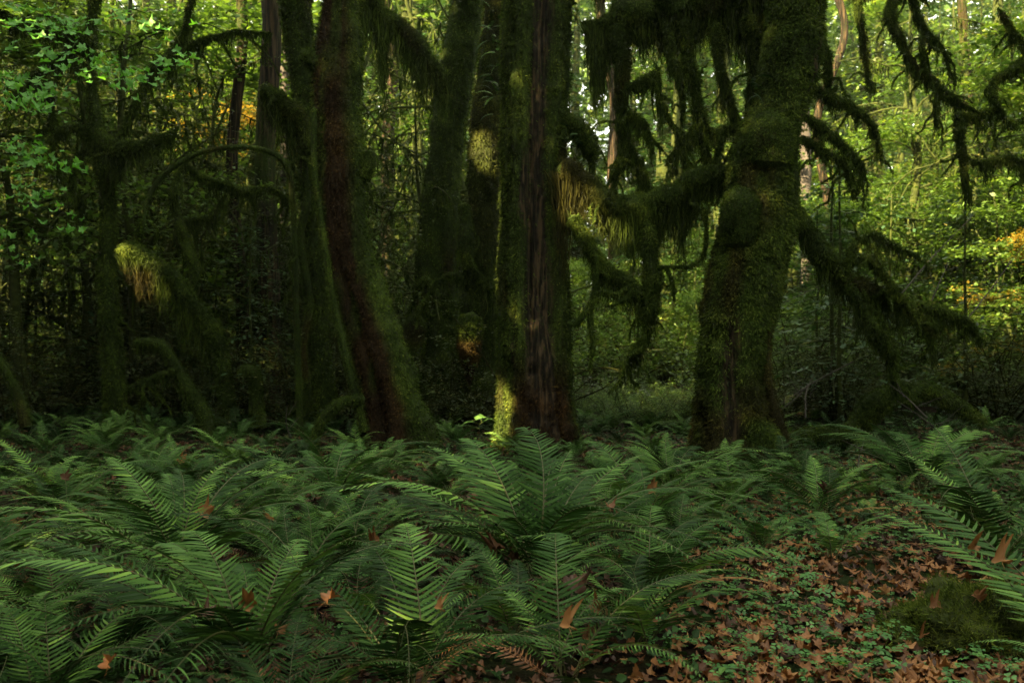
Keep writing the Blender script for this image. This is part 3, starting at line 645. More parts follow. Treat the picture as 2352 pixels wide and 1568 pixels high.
# tall far grey trunks
FT = [(655, 22, 13, 'grey_bark', 'grey bare-barked trunk glimpsed just left of the brown leaning trunk'), (905, 27, 18, 'bark', 'mossy furrowed trunk seen between the leaning brown trunk and the dark one'),
      (560, 19, 15, 'bark', 'dark straight trunk standing in shade between the snag and the brown trunk'), (620, 18, 26, 'bark', 'broad black trunk in deep shade left of the brown trunk'),
      (1850, 30, 15, 'grey_bark', 'pale sunlit conifer trunk seen just right of the big lumpy trunk'), (1405, 34, 16, 'bark', 'distant dark trunk behind the sagging mossy limb'),
      (1905, 26, 11, 'bark', 'slim dark trunk behind the drooping limb on the right'), (2230, 26, 13, 'bark', 'brown trunk among leaves in the upper right')]
for k, (px, Y, hw, mt, lb) in enumerate(FT):
    t = tree_at('conifer_tree', lb, px, Y); x = t.location[0]; rng = np.random.default_rng(300+k)
    r = hw/F*Y; pts = [[x+rng.normal(0, .06)*i, Y, -.2+i*3.0, r*(1.25 if i == 0 else 1)*(1-.06*i)] for i in range(9)]
    limb(t, 'trunk', pts, 20, .25, 5000, .05, .012, (30, 6, .5, .01), 0, .06, .1, (5, .3, .6), seed=300+k, mat=mt,
         wfun=lambda P, N, th, s: sstep(.5, .7, fbm(P*np.array([2, 2, .4]), 9))*.8)
    MAIN.append(t)

# ------------------------------------------------------------------ leaves: templates and scatter
def scatter(template_V, template_F, P, size, az, tilt, tiltaz, tone, squash=None):
    """place a flat template (in XY, tip along +Y) at P, turned by az and tipped by tilt"""
    n = len(P); tv = np.asarray(template_V, float)
    ca, sa = np.cos(az), np.sin(az)
    X = tv[None, :, 0]*ca[:, None]-tv[None, :, 1]*sa[:, None]; Yv = tv[None, :, 0]*sa[:, None]+tv[None, :, 1]*ca[:, None]
    Z = np.repeat(tv[None, :, 2], n, 0)
    cb, sb = np.cos(tiltaz)[:, None], np.sin(tiltaz)[:, None]
    # rotate about horizontal axis (cb,sb)
    d = X*cb+Yv*sb; e = -X*sb+Yv*cb
    ct, st = np.cos(tilt)[:, None], np.sin(tilt)[:, None]
    e2 = e*ct-Z*st; z2 = e*st+Z*ct
    X = d*cb-e2*sb; Yv = d*sb+e2*cb
    V = np.stack([X, Yv, z2], -1)*size[:, None, None]+P[:, None]
    k = tv.shape[0]; Fc = np.asarray(template_F)
    Fall = (Fc[None]+(np.arange(n)*k)[:, None, None]).reshape(-1, Fc.shape[1])
    return dict(V=V.reshape(-1, 3), F=Fall, tone=np.repeat(tone, k))
KITE = (np.array([[0, 0, 0], [.32, .42, .05], [0, 1, -.06], [-.32, .42, .05]]), np.array([[0, 1, 2, 3]]))
FOLD = (np.array([[0, 0, 0], [.34, .30, .09], [.22, .75, .04], [0, 1, -.08], [-.22, .75, .04], [-.34, .30, .09]]), np.array([[0, 1, 2, 3], [0, 3, 4, 5]]))
CFOLD = (FOLD[0]-np.array([0, .5, 0]), FOLD[1])
def maple_template(seed, curl=.25):
    rng = np.random.default_rng(seed)
    pol = [(-90, .12), (-60, .36), (-38, .50), (-18, .66), (-8, .58), (4, .52), (20, .58), (33, .84), (40, .98), (47, .84), (58, .70), (66, .52), (76, .68), (83, .90), (90, 1.08)]
    pol = pol+[(180-a, r) for a, r in pol[-2:0:-1]]
    V = [[0, .0, 0]]
    for a, r in pol:
        r *= rng.uniform(.9, 1.1); V.append([r*math.cos(math.radians(a)), r*math.sin(math.radians(a)), 0])
    V = np.array(V); r2 = (V[:, :2]**2).sum(1); an = np.arctan2(V[:, 1], V[:, 0]); ph = rng.uniform(0, 6.28)
    V[:, 2] = curl*r2*np.cos(2*an+ph)+rng.normal(0, .05, len(V))*(r2 > .1)+curl*.5*r2
    V[:, :2] *= (1-.25*curl*r2[:, None]); V *= .5
    n = len(V)-1; Fc = np.array([[0, 1+i, 1+(i+1) % n] for i in range(n)])
    # leaf stalk
    b = len(V); V = np.vstack([V, [[-.012, -.05, 0], [.012, -.05, 0], [.03, -.55, .03]]]); Fc = np.vstack([Fc, [[b, b+1, b+2]]])
    return V, Fc
MAPLE = [maple_template(i, .25+.22*(i % 4)) for i in range(6)]
MAPLE_FLAT = maple_template(50, .08)

def sprays(centers, per, rad, size, tone0=.5, flat=.12, tmpl=KITE, rng=RNG, tiltmax=.7, tonevar=.25):
    n = len(centers)*per; j = np.repeat(np.arange(len(centers)), per)
    rr = np.sqrt(rng.uniform(0, 1, n))*rad*rng.uniform(.5, 1.2, len(centers))[j]; a = rng.uniform(0, 6.28, n)
    P = centers[j]+np.stack([rr*np.cos(a), rr*np.sin(a), rng.normal(0, flat, n)*rad-rr**2*.25/max(rad, .1)], -1)
    ct = (rng.normal(0, tonevar*.6, len(centers)))[j]
    tone = np.clip(tone0+ct+rng.normal(0, tonevar*.5, n), 0, 1)
    return scatter(tmpl[0], tmpl[1], P, size*rng.uniform(.55, 1.3, n), rng.uniform(0, 6.28, n), np.abs(rng.normal(0, tiltmax*.6, n)), rng.uniform(0, 6.28, n), tone)

# ------------------------------------------------------------------ background plant prototypes (built at the origin)
def proto_broad(seed, h, nl, leaf, per, rad, r0=.12, mat='leaf', low=.25, moss=True):
    rng = np.random.default_rng(seed)
    sk = []; cen = []; mossch = []
    tp = wander((0, 0, -.1), (rng.normal(0, .12), rng.normal(0, .12), 1), h*.95, 9, r0, r0*.2, rng, -.25, .14)
    t = tube(tp, 10, .25, .15, 2, 0, (4, .4, .3), None, seed); sk += t['chunks']; C = t['C']
    for k in range(nl):
        f = rng.uniform(low, .98); p = C[int(f*(len(C)-1))]; az = k*2.4+rng.normal(0, .4)
        L = h*(.42-.22*f)*rng.uniform(.7, 1.25)
        b = wander(p, (math.cos(az), math.sin(az), .45), L, 7, r0*.32*(1.1-f*.6), .01, rng, .10, .22)
        tb = tube(b, 6, .2, .2, 3, 0, None, None, seed+k); sk += tb['chunks']
        if moss: mossch.append(curtain(tb, 9, 5, .5, .012, seed+k, None, rng, .1))
        B = np.array(b)[:, :3]
        for q in range(2, len(B)):
            cen.append(B[q])
            for z in range(2):
                cen.append(B[q]+rng.normal(0, 1, 3)*np.array([.5, .5, .18])*L*.25)
    cen = np.array(cen)
    leaves = sprays(cen, per, rad, leaf, .5, .12, KITE, rng, .8)
    parts = [('trunk', build_mesh('trunk', sk, [M['moss_base']], True)), ('crown', build_mesh('crown', [leaves], [M[mat]]))]
    if mossch: parts.append(('hanging_moss', build_mesh('hanging_moss', mossch, [M['moss']])))
    return parts
def needles(p0, d, L, rng, droop=.25, nt=12, w=.35, q=.09):
    """flat conifer bough: a bough line with side twigs, each a row of needle tufts"""
    t = np.linspace(.12, 1, nt); out = []
    dirh = unit(np.array([d[0], d[1], 0.])); side = np.array([-dirh[1], dirh[0], 0])
    line = p0+d*L*t[:, None]+np.array([0, 0, -1])*(droop*L*t**2)[:, None]
    P = []; A = []; sz = []
    for i in range(nt):
        tl = w*L*(1-t[i]*.75)*rng.uniform(.7, 1.2)
        for sg in (-1, 1):
            m = max(2, int(tl/(q*.75)))
            s = np.linspace(0, 1, m)
            dd = unit(side*sg+dirh*.7)
            P.append(line[i]+dd*tl*s[:, None]+np.array([0, 0, -1])*(tl*.3*s**2)[:, None]+rng.normal(0, .02, (m, 3)))
            A.append(np.full(m, math.atan2(dd[1], dd[0])-math.pi/2)+rng.normal(0, .5, m)); sz.append(np.full(m, q))
    return np.vstack(P), np.concatenate(A), np.concatenate(sz), line
def proto_conifer(seed, h, r0, bl, nb, q=.14, low=.15, wd=.35):
    rng = np.random.default_rng(seed)
    pts = [[rng.normal(0, .03*h/10), rng.normal(0, .03*h/10), z, max(.012, r0*(1-z/h*.92))] for z in np.linspace(-.1, h, 9)]
    t = tube(pts, 12, .3, .08, 2, .06, (5, .35, .4), None, seed); sk = list(t['chunks'])
    Ps, As, Ss = [], [], []
    for k in range(nb):
        f = low+(1-low)*(k+rng.uniform(0, 1))/nb; z = f*h; az = k*2.399+rng.normal(0, .3)
        L = bl*(1-f)**.75*rng.uniform(.6, 1.2)+.15
        d = unit(np.array([math.cos(az), math.sin(az), .25-.25*(1-f)]))
        P, A, S, line = needles(np.array([0, 0, z]), d, L, rng, .3, max(5, int(L/.22)), wd, q)
        Ps.append(P); As.append(A); Ss.append(S)
        sk += tube([[*line[i], max(.004, .012*L*(1-i/len(line)))] for i in range(0, len(line), max(1, len(line)//4))], 4, .4, 0, 1, 0, None, None, k, False)['chunks']
    P = np.vstack(Ps); A = np.concatenate(As); S = np.concatenate(Ss); n = len(P)
    T = (np.array([[0, 0, 0], [.22, .3, 0], [.16, .9, -.1], [-.1, 1.1, -.12], [-.22, .4, 0]]), np.array([[0, 1, 2, 3, 4]]))
    tone = np.clip(.45+.35*(fbm(P*.8, seed)-.5)+rng.normal(0, .15, n), 0, 1)
    lv = scatter(T[0], T[1], P, S*rng.uniform(.7, 1.5, n), A, np.abs(rng.normal(0, .3, n)), rng.uniform(0, 6.28, n), tone)
    return [('trunk', build_mesh('trunk', sk, [M['moss_base']], True)), ('crown', build_mesh('crown', [lv], [M['needle']]))]
def proto_shrub(seed, h, ns, leaf, per, rad, mat='dark_leaf'):
    rng = np.random.default_rng(seed); sk = []; cen = []
    for k in range(ns):
        az = rng.uniform(0, 6.28); lean = rng.uniform(.1, .8)
        b = wander((rng.normal(0, .12), rng.normal(0, .12), -.05), (math.cos(az)*lean, math.sin(az)*lean, 1), h*rng.uniform(.6, 1.2), 7, .014, .004, rng, .07, .2)
        sk += tube(b, 5, .15, .2, 4, 0, None, None, seed+k, False)['chunks']
        B = np.array(b)[:, :3]
        for q in range(2, len(B)):
            for z in range(2):
                e = B[q]+rng.normal(0, 1, 3)*np.array([.22, .22, .08])*h*.5
                cen.append(e)
                sk += tube([[*B[q], .005], [*((B[q]+e)/2+[0, 0, .03]), .004], [*e, .002]], 3, .3, 0, 1, 0, None, None, 0, False)['chunks']
    lv = sprays(np.array(cen), per, rad, leaf, .5, .15, KITE, rng, .6, .35)
    for c in sk: c['tone'] = .4; c['brown'] = .5
    return [('stems', build_mesh('stems', sk, [M['moss']])), ('foliage', build_mesh('foliage', [lv], [M[mat]]))]

BUSH = [proto_broad(470+i, 6.5, 16, .12, 22, .5, .06, low=.04, moss=False) for i in range(3)]
BROAD = [proto_broad(400+i, 9, 11, .13, 26, .55, .13) for i in range(3)]
CONI = [proto_conifer(420+i, 26, .38, 4.2, 75, .20, .06) for i in range(3)]
SAPL = [proto_conifer(430+i, 3.2, .035, 1.0, 34, .075, .06, .42) for i in range(3)]
SHRUB = [proto_shrub(440+i, 1.7, 13, .055, 11, .22) for i in range(4)]
GSHRUB = [proto_shrub(450+i, 2.2, 14, .075, 16, .30, 'leaf') for i in range(3)]
def place(parts, name, label, cat, group, x, Y, sc, rot, z=None, over=None):
    t = thing(name, label, cat, (x, Y, float(H(x, Y)) if z is None else z), group, (0, 0, rot), sc)
    for nm, me in parts:
        o = link(nm, me, t)
        if over and nm in ('crown', 'foliage'):
            o.material_slots[0].link = 'OBJECT'; o.material_slots[0].material = M[over]
    return t
def zone(x, Y):
    px = 1176+x/Y*F
    if px < 330: return 'near the left edge'
    if px < 690: return 'between the snag and the leaning trunk'
    if px < 1140: return 'between the leaning and hollow trunks'
    if px < 1640: return 'between the hollow and lumpy trunks'
    if px < 2000: return 'just right of the lumpy trunk'
    return 'towards the right edge'
brng = np.random.default_rng(77)
# sunny glades in the background: light targets, kept clear of trees and leaves towards the sun
GAPSUN = [(-.55+1.2*(y_-12), y_, z_) for y_, z_ in ((14.6, .5), (14.6, .9), (14.6, 1.3), (14.6, 1.7), (14.6, 2.1), (14.6, 2.5), (14.6, 2.9))]
GLADES = [(1430, 790, 17, .6), (1550, 770, 18.5, .6), (1400, 740, 29, 2.2), (1540, 720, 29.5, 2.2), (2240, 600, 19, 1.8), (2120, 480, 24, 1.5), (1900, 700, 24, 1.0), (1000, 700, 24, .8), (690, 760, 23, .7), (200, 150, 21, .8), (560, 120, 23, 1.2), (330, 420, 22, .6), (900, 230, 22, .9), (440, 560, 22, .6), (1960, 120, 22, 1.2)]
def shades(x, y, h, w=1.6):
    for px, py, Y, r in GLADES:
        c = at(px, py, Y); dx, dy = x-c[0], y-c[1]
        al = dx*SUN_H[0]+dy*SUN_H[1]; pe = abs(dx*SUN_H[1]-dy*SUN_H[0])
        if .8 < al < 26 and pe < r+w and h > c[2]+al*math.tan(SUN_EL)-r: return True
    return False
def pxx(px, Y): return (px-1176)/F*Y
# low shrubs and saplings in the shade behind the trunks
for i in range(74):
    Y = brng.uniform(13.6, 21); px = brng.uniform(-250, 2650)
    if 1250 < px < 1660 or (1980 < px and brng.uniform() < .5): continue
    x = pxx(px, Y)
    if on_path(x, Y) < 1.3 and Y < 14: continue
    if shades(x, Y, 1.9, .5): continue
    place(SHRUB[i % 4], 'shrub', 'sparse dark-leaved shrub with thin twigs ' + zone(x, Y), 'shrub', 'shade shrubs ' + zone(x, Y), x, Y, brng.uniform(.75, 1.5), brng.uniform(0, 6.28))
for i in range(26):
    Y = brng.uniform(14, 24); px = (brng.uniform(-200, 640) if i < 16 else brng.uniform(1680, 2600)); x = pxx(px, Y)
    place(SAPL[i % 3], 'hemlock_sapling', 'young hemlock with layered drooping sprays ' + zone(x, Y), 'sapling', 'hemlock saplings ' + zone(x, Y), x, Y, brng.uniform(.7, 1.7), brng.uniform(0, 6.28))
# sunlit shrubs in the clearing behind
for i in range(70):
    Y = brng.uniform(18, 30); px = brng.uniform(-100, 2500); x = pxx(px, Y)
    if shades(x, Y, 2.2, .3) and i % 2 or 1280 < px < 1650 and Y < 27: continue
    place(GSHRUB[i % 3], 'leafy_shrub', 'bright green leafy shrub in the clearing ' + zone(x, Y), 'shrub', 'bright shrubs ' + zone(x, Y), x, Y, brng.uniform(.8, 1.6), brng.uniform(0, 6.28))
for i, (px, py, Y, r) in enumerate(GLADES[2:9]*3):
    Yy = Y+brng.uniform(-.6, 2.4); x = pxx(px+brng.uniform(-90, 90), Yy)
    place(GSHRUB[i % 3], 'leafy_shrub', 'sunlit yellow-green shrub in the clearing '+zone(x, Yy), 'shrub', 'sunlit shrubs '+zone(x, Yy), x, Yy, brng.uniform(1.1, 1.9), brng.uniform(0, 6.28))
for i in range(26):
    Yy = brng.uniform(14.6, 20); x = pxx(brng.uniform(1275, 1640), Yy)
    if i < 14: Yy = brng.uniform(13.7, 15.8); x = -.55+1.2*(Yy-12)+brng.uniform(-.25, .25)
    place(GSHRUB[i % 3], 'leafy_shrub', 'yellow-green shrub glowing in the gap '+zone(x, Yy), 'shrub', 'glowing shrubs '+zone(x, Yy), x, Yy, brng.uniform(.25, .5), brng.uniform(0, 6.28))
for i in range(9):
    Yy = brng.uniform(28, 33); x = pxx(1290+40*i+brng.uniform(-10, 10), Yy)
    place(BUSH[i % 3], 'leafy_tree', 'sunlit young tree at the far end of the gap '+zone(x, Yy), 'tree', 'sunlit young trees '+zone(x, Yy), x, Yy, brng.uniform(.55, .95), brng.uniform(0, 6.28))
# understory trees
spots = [(brng.uniform(-300, 2650), brng.uniform(19, 34)) for _ in range(36)]
for i, (px, Y) in enumerate(spots):
    x = pxx(px, Y); gold = False
    if shades(x, Y, 10) or 1280 < px < 1650 and Y < 34: continue
    place(BROAD[i % 3], 'vine_maple', ('golden yellow maple ' if gold else 'green leafy maple ')+'with spreading mossy branches '+zone(x, Y), 'tree', ('yellow' if gold else 'green')+' understory maples '+zone(x, Y),
          x, Y, brng.uniform(.8, 1.5), brng.uniform(0, 6.28), None, 'gold_leaf' if gold else ('dark_leaf' if px < 1100 and i % 2 else None))  # darker leaf colour on some left crowns stands in for deeper shade
for q, (px, Y) in enumerate([(2230, 20.5), (2130, 22), (2330, 19.5), (2420, 22), (1960, 23), (1870, 24)]):
    place(BUSH[q % 3], 'leafy_tree', 'lush bright green bush-like tree '+['behind the tip of the drooping limb', 'above the middle of the drooping limb', 'against the right edge', 'just outside the right edge', 'behind the fork of the drooping limb', 'close to the lumpy trunk on its right'][q], 'tree', None, pxx(px, Y), Y, 1.0, q*1.1)
for i in range(62):
    Y = brng.uniform(21, 44); px = -250+2850*((i*.618+.13) % 1); x = pxx(px, Y)
    if shades(x, Y, 7) or 1280 < px < 1650 and Y < 34: continue
    place(BUSH[i % 3], 'leafy_tree', 'young green tree leafy down to the ground '+zone(x, Y), 'tree', 'young leafy trees '+zone(x, Y), x, Y, brng.uniform(.8, 1.5), brng.uniform(0, 6.28))
for i in range(30):
    Y = brng.uniform(36, 60); px = -250+2850*((i*.618+.4) % 1); x = pxx(px, Y)
    place(BROAD[i % 3], 'maple_tree', 'tall green maple in the distance '+zone(x, Y), 'tree', 'distant maples '+zone(x, Y), x, Y, brng.uniform(1.8, 2.8), brng.uniform(0, 6.28))
for q, (px, Y, sc, w) in enumerate([(590, 32, 1.4, 'seen left of the brown leaning trunk')]):
    place(BROAD[(q+1) % 3], 'vine_maple', 'maple coloured gold for sun glints '+w, 'tree', None, pxx(px, Y), Y, sc, q*2.1, None, 'gold_leaf')  # gold leaf colour stands in for sunlit glints
place(BROAD[0], 'vine_maple', 'golden yellow maple showing at the right edge', 'tree', None, pxx(2360, 17), 17, .62, 1.0, None, 'gold_leaf')
# left dark leafy trees nearer
for i, (px, Y) in enumerate([(60, 16), (330, 17.5), (-160, 15), (560, 20), (430, 23)]):
    x = pxx(px, Y)
    place(BROAD[(i+1) % 3], 'vine_maple', 'shaded maple full of drooping moss '+['behind the fresh green leaves at far left', 'behind the moss-bearded snag', 'outside the left edge', 'behind the arching thin branch', 'behind the upper end of the snag'][i], 'tree', None, x, Y, 1.0+.12*i, i*1.3)
TANGLE = [proto_broad(480+i, 7.5, 20, .07, 5, .5, .10, 'dark_leaf', .15) for i in range(3)]
for i in range(26):
    Y = brng.uniform(15.5, 21); px = brng.uniform(-150, 1130); x = pxx(px, Y)
    if px > 1000 and shades(x, Y, 7): continue
    place(TANGLE[i % 3], 'mossy_tree', 'small crooked tree hung with dark moss beards '+zone(x, Y), 'tree', 'small moss-hung trees '+zone(x, Y), x, Y, brng.uniform(.7, 1.25), brng.uniform(0, 6.28))
for i in range(46):
    Y = brng.uniform(18, 27); px = -100+2600*((i*.618+.2) % 1); x = pxx(px, Y)
    if px > 1100 and shades(x, Y, 11) or 1260 < px < 1650 or (380 < px < 1000 and i % 5 < 3): continue
    place(TANGLE[i % 3], 'mossy_tree', 'tall crooked tree hung with dark moss beards '+zone(x, Y), 'tree', 'tall moss-hung trees '+zone(x, Y), x, Y, brng.uniform(1.4, 2.0), brng.uniform(0, 6.28))
# tall conifers
for i in range(95):
    Y = brng.uniform(32, 75); px = -300+2950*((i*.618) % 1); x = pxx(px, Y)
    if 1100 < px < 1150 or (1335 < px < 1400): continue
    place(CONI[i % 3], 'conifer_tree', 'tall far hemlock with drooping boughs '+zone(x, Y), 'tree', 'tall far hemlocks '+zone(x, Y), x, Y, brng.uniform(.9, 1.4), brng.uniform(0, 6.28))
# far wood
def leaf_mass(name, lo, hi, n, size, mat, dens=None, seed=0, tm=1.3, kind='stuff', label=None, cat=None):
    rng = np.random.default_rng(seed)
    P = rng.uniform(lo, hi, (n, 3))
    if dens is not None: P = P[rng.uniform(0, 1, len(P)) < dens(P)]
    m = len(P)
    c = scatter(CFOLD[0], CFOLD[1], P, size*rng.uniform(.6, 1.4, m), rng.uniform(0, 6.28, m), np.abs(rng.normal(0, tm, m)), rng.uniform(0, 6.28, m), np.clip(rng.normal(.5, .2, m), 0, 1))
    o = link(name, build_mesh(name, [c], [M[mat]])); tag(o, label, cat, None, kind); return o
leaf_mass('distant_forest', (-95, 78, 0), (95, 96, 48), 170000, .95, 'leaf', lambda P: np.clip(fbm(P*.16, 5)*2.8-.25-.010*P[:, 2], 0, 1), 1, label='far green wood closing the view behind the trees', cat='forest')

# ------------------------------------------------------------------ unseen leaves overhead and around the camera, added to shape the light
BEAMS = [(at(1115, 348, YD-.3), .07), (at(1303, 440, 11.3), .0), (at(1356, 507, 11.3), .0), (at(1142, 925, YE-.2), .05), (at(1138, 975, YE-.2), .10),
         (at(300, 610, YK-.1), .10), (at(308, 640, YK-.1), .06), (at(1780, 365, YF-.5), -.12), (at(1082, 790, YD-.7), -.02)]  # sun spot targets, carved open through the unseen leaves
for px, py, Y, r in GLADES[2:]:
    c = at(px, py, Y); hit = False
    for tx, ty in [(t.location[0], t.location[1]) for t in (tA, tB, tC, tD, tE, tF, tQ, tK)]+[(pxx(785, 11.6), 11.6), (pxx(690, 14), 14), (pxx(1060, 15.6), 15.6), (pxx(1125, 14.6), 14.6), (pxx(1810, 10.6), 10.6)]:
        dx, dy = tx-c[0], ty-c[1]; al = dx*SUN_H[0]+dy*SUN_H[1]; pe = abs(dx*SUN_H[1]-dy*SUN_H[0])
        if al > 0 and pe < r+.9 and c[2]+al*math.tan(SUN_EL)-r-.4 < CAMH+.46*ty: hit = True
    if not hit: BEAMS.append((c, r))
BEAMS += [(np.array(c), .03) for c in GAPSUN]
hx = np.array([SUN_H[1], -SUN_H[0], 0.]); vx = np.cross(SDIR, hx)
def sunblocked(P):
    """1 where a leaf may stand, 0 inside one of the open sun shafts"""
    k = np.ones(len(P))
    u = P @ hx; v = P @ vx
    for q, r in BEAMS:
        d2 = (u-q @ hx)**2+(v-q @ vx)**2
        k[d2 < (r+.27)**2] = 0
    return k
# crowns of the main trees, unseen above the frame; density and holes shaped for light
crng = np.random.default_rng(5)
n = 32000
P = np.stack([crng.uniform(-15, 17, n), crng.uniform(-4, 21, n), crng.uniform(0, 1, n)], -1)
P[:, 2] = np.maximum(CAMH+.45*np.maximum(P[:, 1], 0)+1.1, 7.2)+P[:, 2]*4.5
d = np.clip(fbm(P*np.array([.35, .35, .3]), 21)*3.2-1.35+1.0*sstep(8, 12, P[:, 1])-1.1*sstep(9, 6, P[:, 1])-2*np.exp(-((P[:, 0]-3)**2+(P[:, 1]-17.5)**2)/14), 0, 1)
d = d*(1-np.exp(-((P[:, 0]+4.5)**2/14+(P[:, 1]-8.5)**2/9)))
keep = (crng.uniform(0, 1, n) < d) & (sunblocked(P) > 0)
P = P[keep]
own = [t for t in (tA, tB, tC, tD, tE, tF, tR, tQ)]
near = np.argmin([[(p[0]-t.location[0])**2+(p[1]-t.location[1])**2 for t in own] for p in P], axis=1)
for k, t in enumerate(own):
    q = P[near == k]; m = len(q)
    if m < 5: continue
    q = q-np.array(t.location)
    c = scatter(CFOLD[0], CFOLD[1], q, .30*crng.uniform(.7, 1.4, m), crng.uniform(0, 6.28, m), np.abs(crng.normal(0, .5, m)), crng.uniform(0, 6.28, m), np.clip(crng.normal(.5, .2, m), 0, 1))
    link('crown', build_mesh('crown', [c], [M['canopy']]), t)
# unseen leaf wall added to block the low sun, carved open for sun spots
def slab():
    rng = np.random.default_rng(12); n = 90000
    # in sun-plane coordinates, cover the glade
    c = np.array([0, 9, 3.])
    u = rng.uniform(-15.5, 15, n)+c @ hx; v = rng.uniform(-11, 9.5, n)+c @ vx
    w = rng.uniform(18, 27, n)+c @ SDIR
    P = u[:, None]*hx+v[:, None]*vx+w[:, None]*SDIR
    P = P[P[:, 2] > .3]
    out = (np.abs(P[:, 0]) > .72*np.maximum(P[:, 1], 0)+1.5)
    P = P[out]; P = P[sunblocked(P) > 0]
    m = len(P)
    c = scatter(CFOLD[0], CFOLD[1], P, .36*rng.uniform(.7, 1.4, m), rng.uniform(0, 6.28, m), np.abs(rng.normal(0, 1.2, m)), rng.uniform(0, 6.28, m), np.clip(rng.normal(.5, .2, m), 0, 1))
    tag(link('unseen_light_blocker', build_mesh('unseen_light_blocker', [c], [M['canopy']])), 'added unseen leaf wall that blocks the sun, with openings for sun spots', 'forest', None, 'stuff')
slab()
def ringdens(P):  # unseen leaf ring, added to keep side light off the trunks
    r = np.hypot(P[:, 0], P[:, 1]-6)
    inview = (P[:, 1] > 0) & (np.abs(P[:, 0]) < .75*P[:, 1]+1)
    return ((r > 15) & (r < 19) & ~inview)*sunblocked(P)
leaf_mass('unseen_light_blocker', (-19, -13, 0), (19, 25, 15), 260000, .45, 'canopy', ringdens, 33, 1.2, label='added unseen leaf ring blocking sky light from the sides and behind the camera', cat='forest')

# ------------------------------------------------------------------ fresh maple leaves at upper left, and licorice ferns on the trunks
def fresh_leaves():
    rng = np.random.default_rng(61)
    t = tree_at('vine_maple', 'slender vine maple with fresh bright green lobed leaves hanging at upper left', -80, 9.6)
    pt = Part(t)
    limb(t, 'stem', px_pts([(-90, 1080, 14), (-100, 700, 12), (-90, 300, 10), (-60, 50, 9), (-20, -120, 7)], 9.6), 8, .08, 2500, .03, .006, None, 0, seed=610)
    ch = []; sk = []
    cl = [(20, 60), (60, 45), (110, 70), (150, 60), (45, 110), (120, 115), (170, 95), (30, 165), (80, 180), (160, 75), (230, 135), (260, 150), (215, 165), (40, 205), (55, 240), (100, 255), (65, 220),
          (130, 205), (250, 170), (290, 190), (300, 40), (200, 40), (20, 330), (70, 345), (90, 360), (50, 375), (130, 385), (60, 400), (110, 440), (70, 450), (30, 470), (150, 520), (30, 545), (10, 590), (180, 145), (135, 150), (330, 170), (15, 20), (90, 20), (400, 150), (420, 120), (370, 60)]
    for (px, py) in cl:
        Y = rng.uniform(8.6, 10.8)
        c = at(px, py, Y); k = rng.integers(7, 15)
        P = c+rng.normal(0, 1, (k, 3))*np.array([.15, .15, .07])
        m = MAPLE[rng.integers(0, 6)]
        ch.append(scatter(m[0], m[1], P, rng.uniform(.10, .19, k), rng.uniform(0, 6.28, k), np.abs(rng.normal(.5, .35, k)), rng.uniform(-.6, .6, k)+math.pi*0, np.clip(rng.normal(.5, .25, k), 0, 1)))
        a = at(px-rng.uniform(20, 90), py-rng.uniform(0, 70), Y+.1)
        sk += tube([[*a, .007], [*((a+c)/2+[0, 0, .05]), .005], [*c, .003]], 4, .1, .1, 3, 0, None, None, 1, False)['chunks']
    pt.put('leaves', ch, [M['bright_leaf']])
    for c in sk: c['tone'] = .3
    pt.put('branches', sk, [M['moss']])
fresh_leaves()

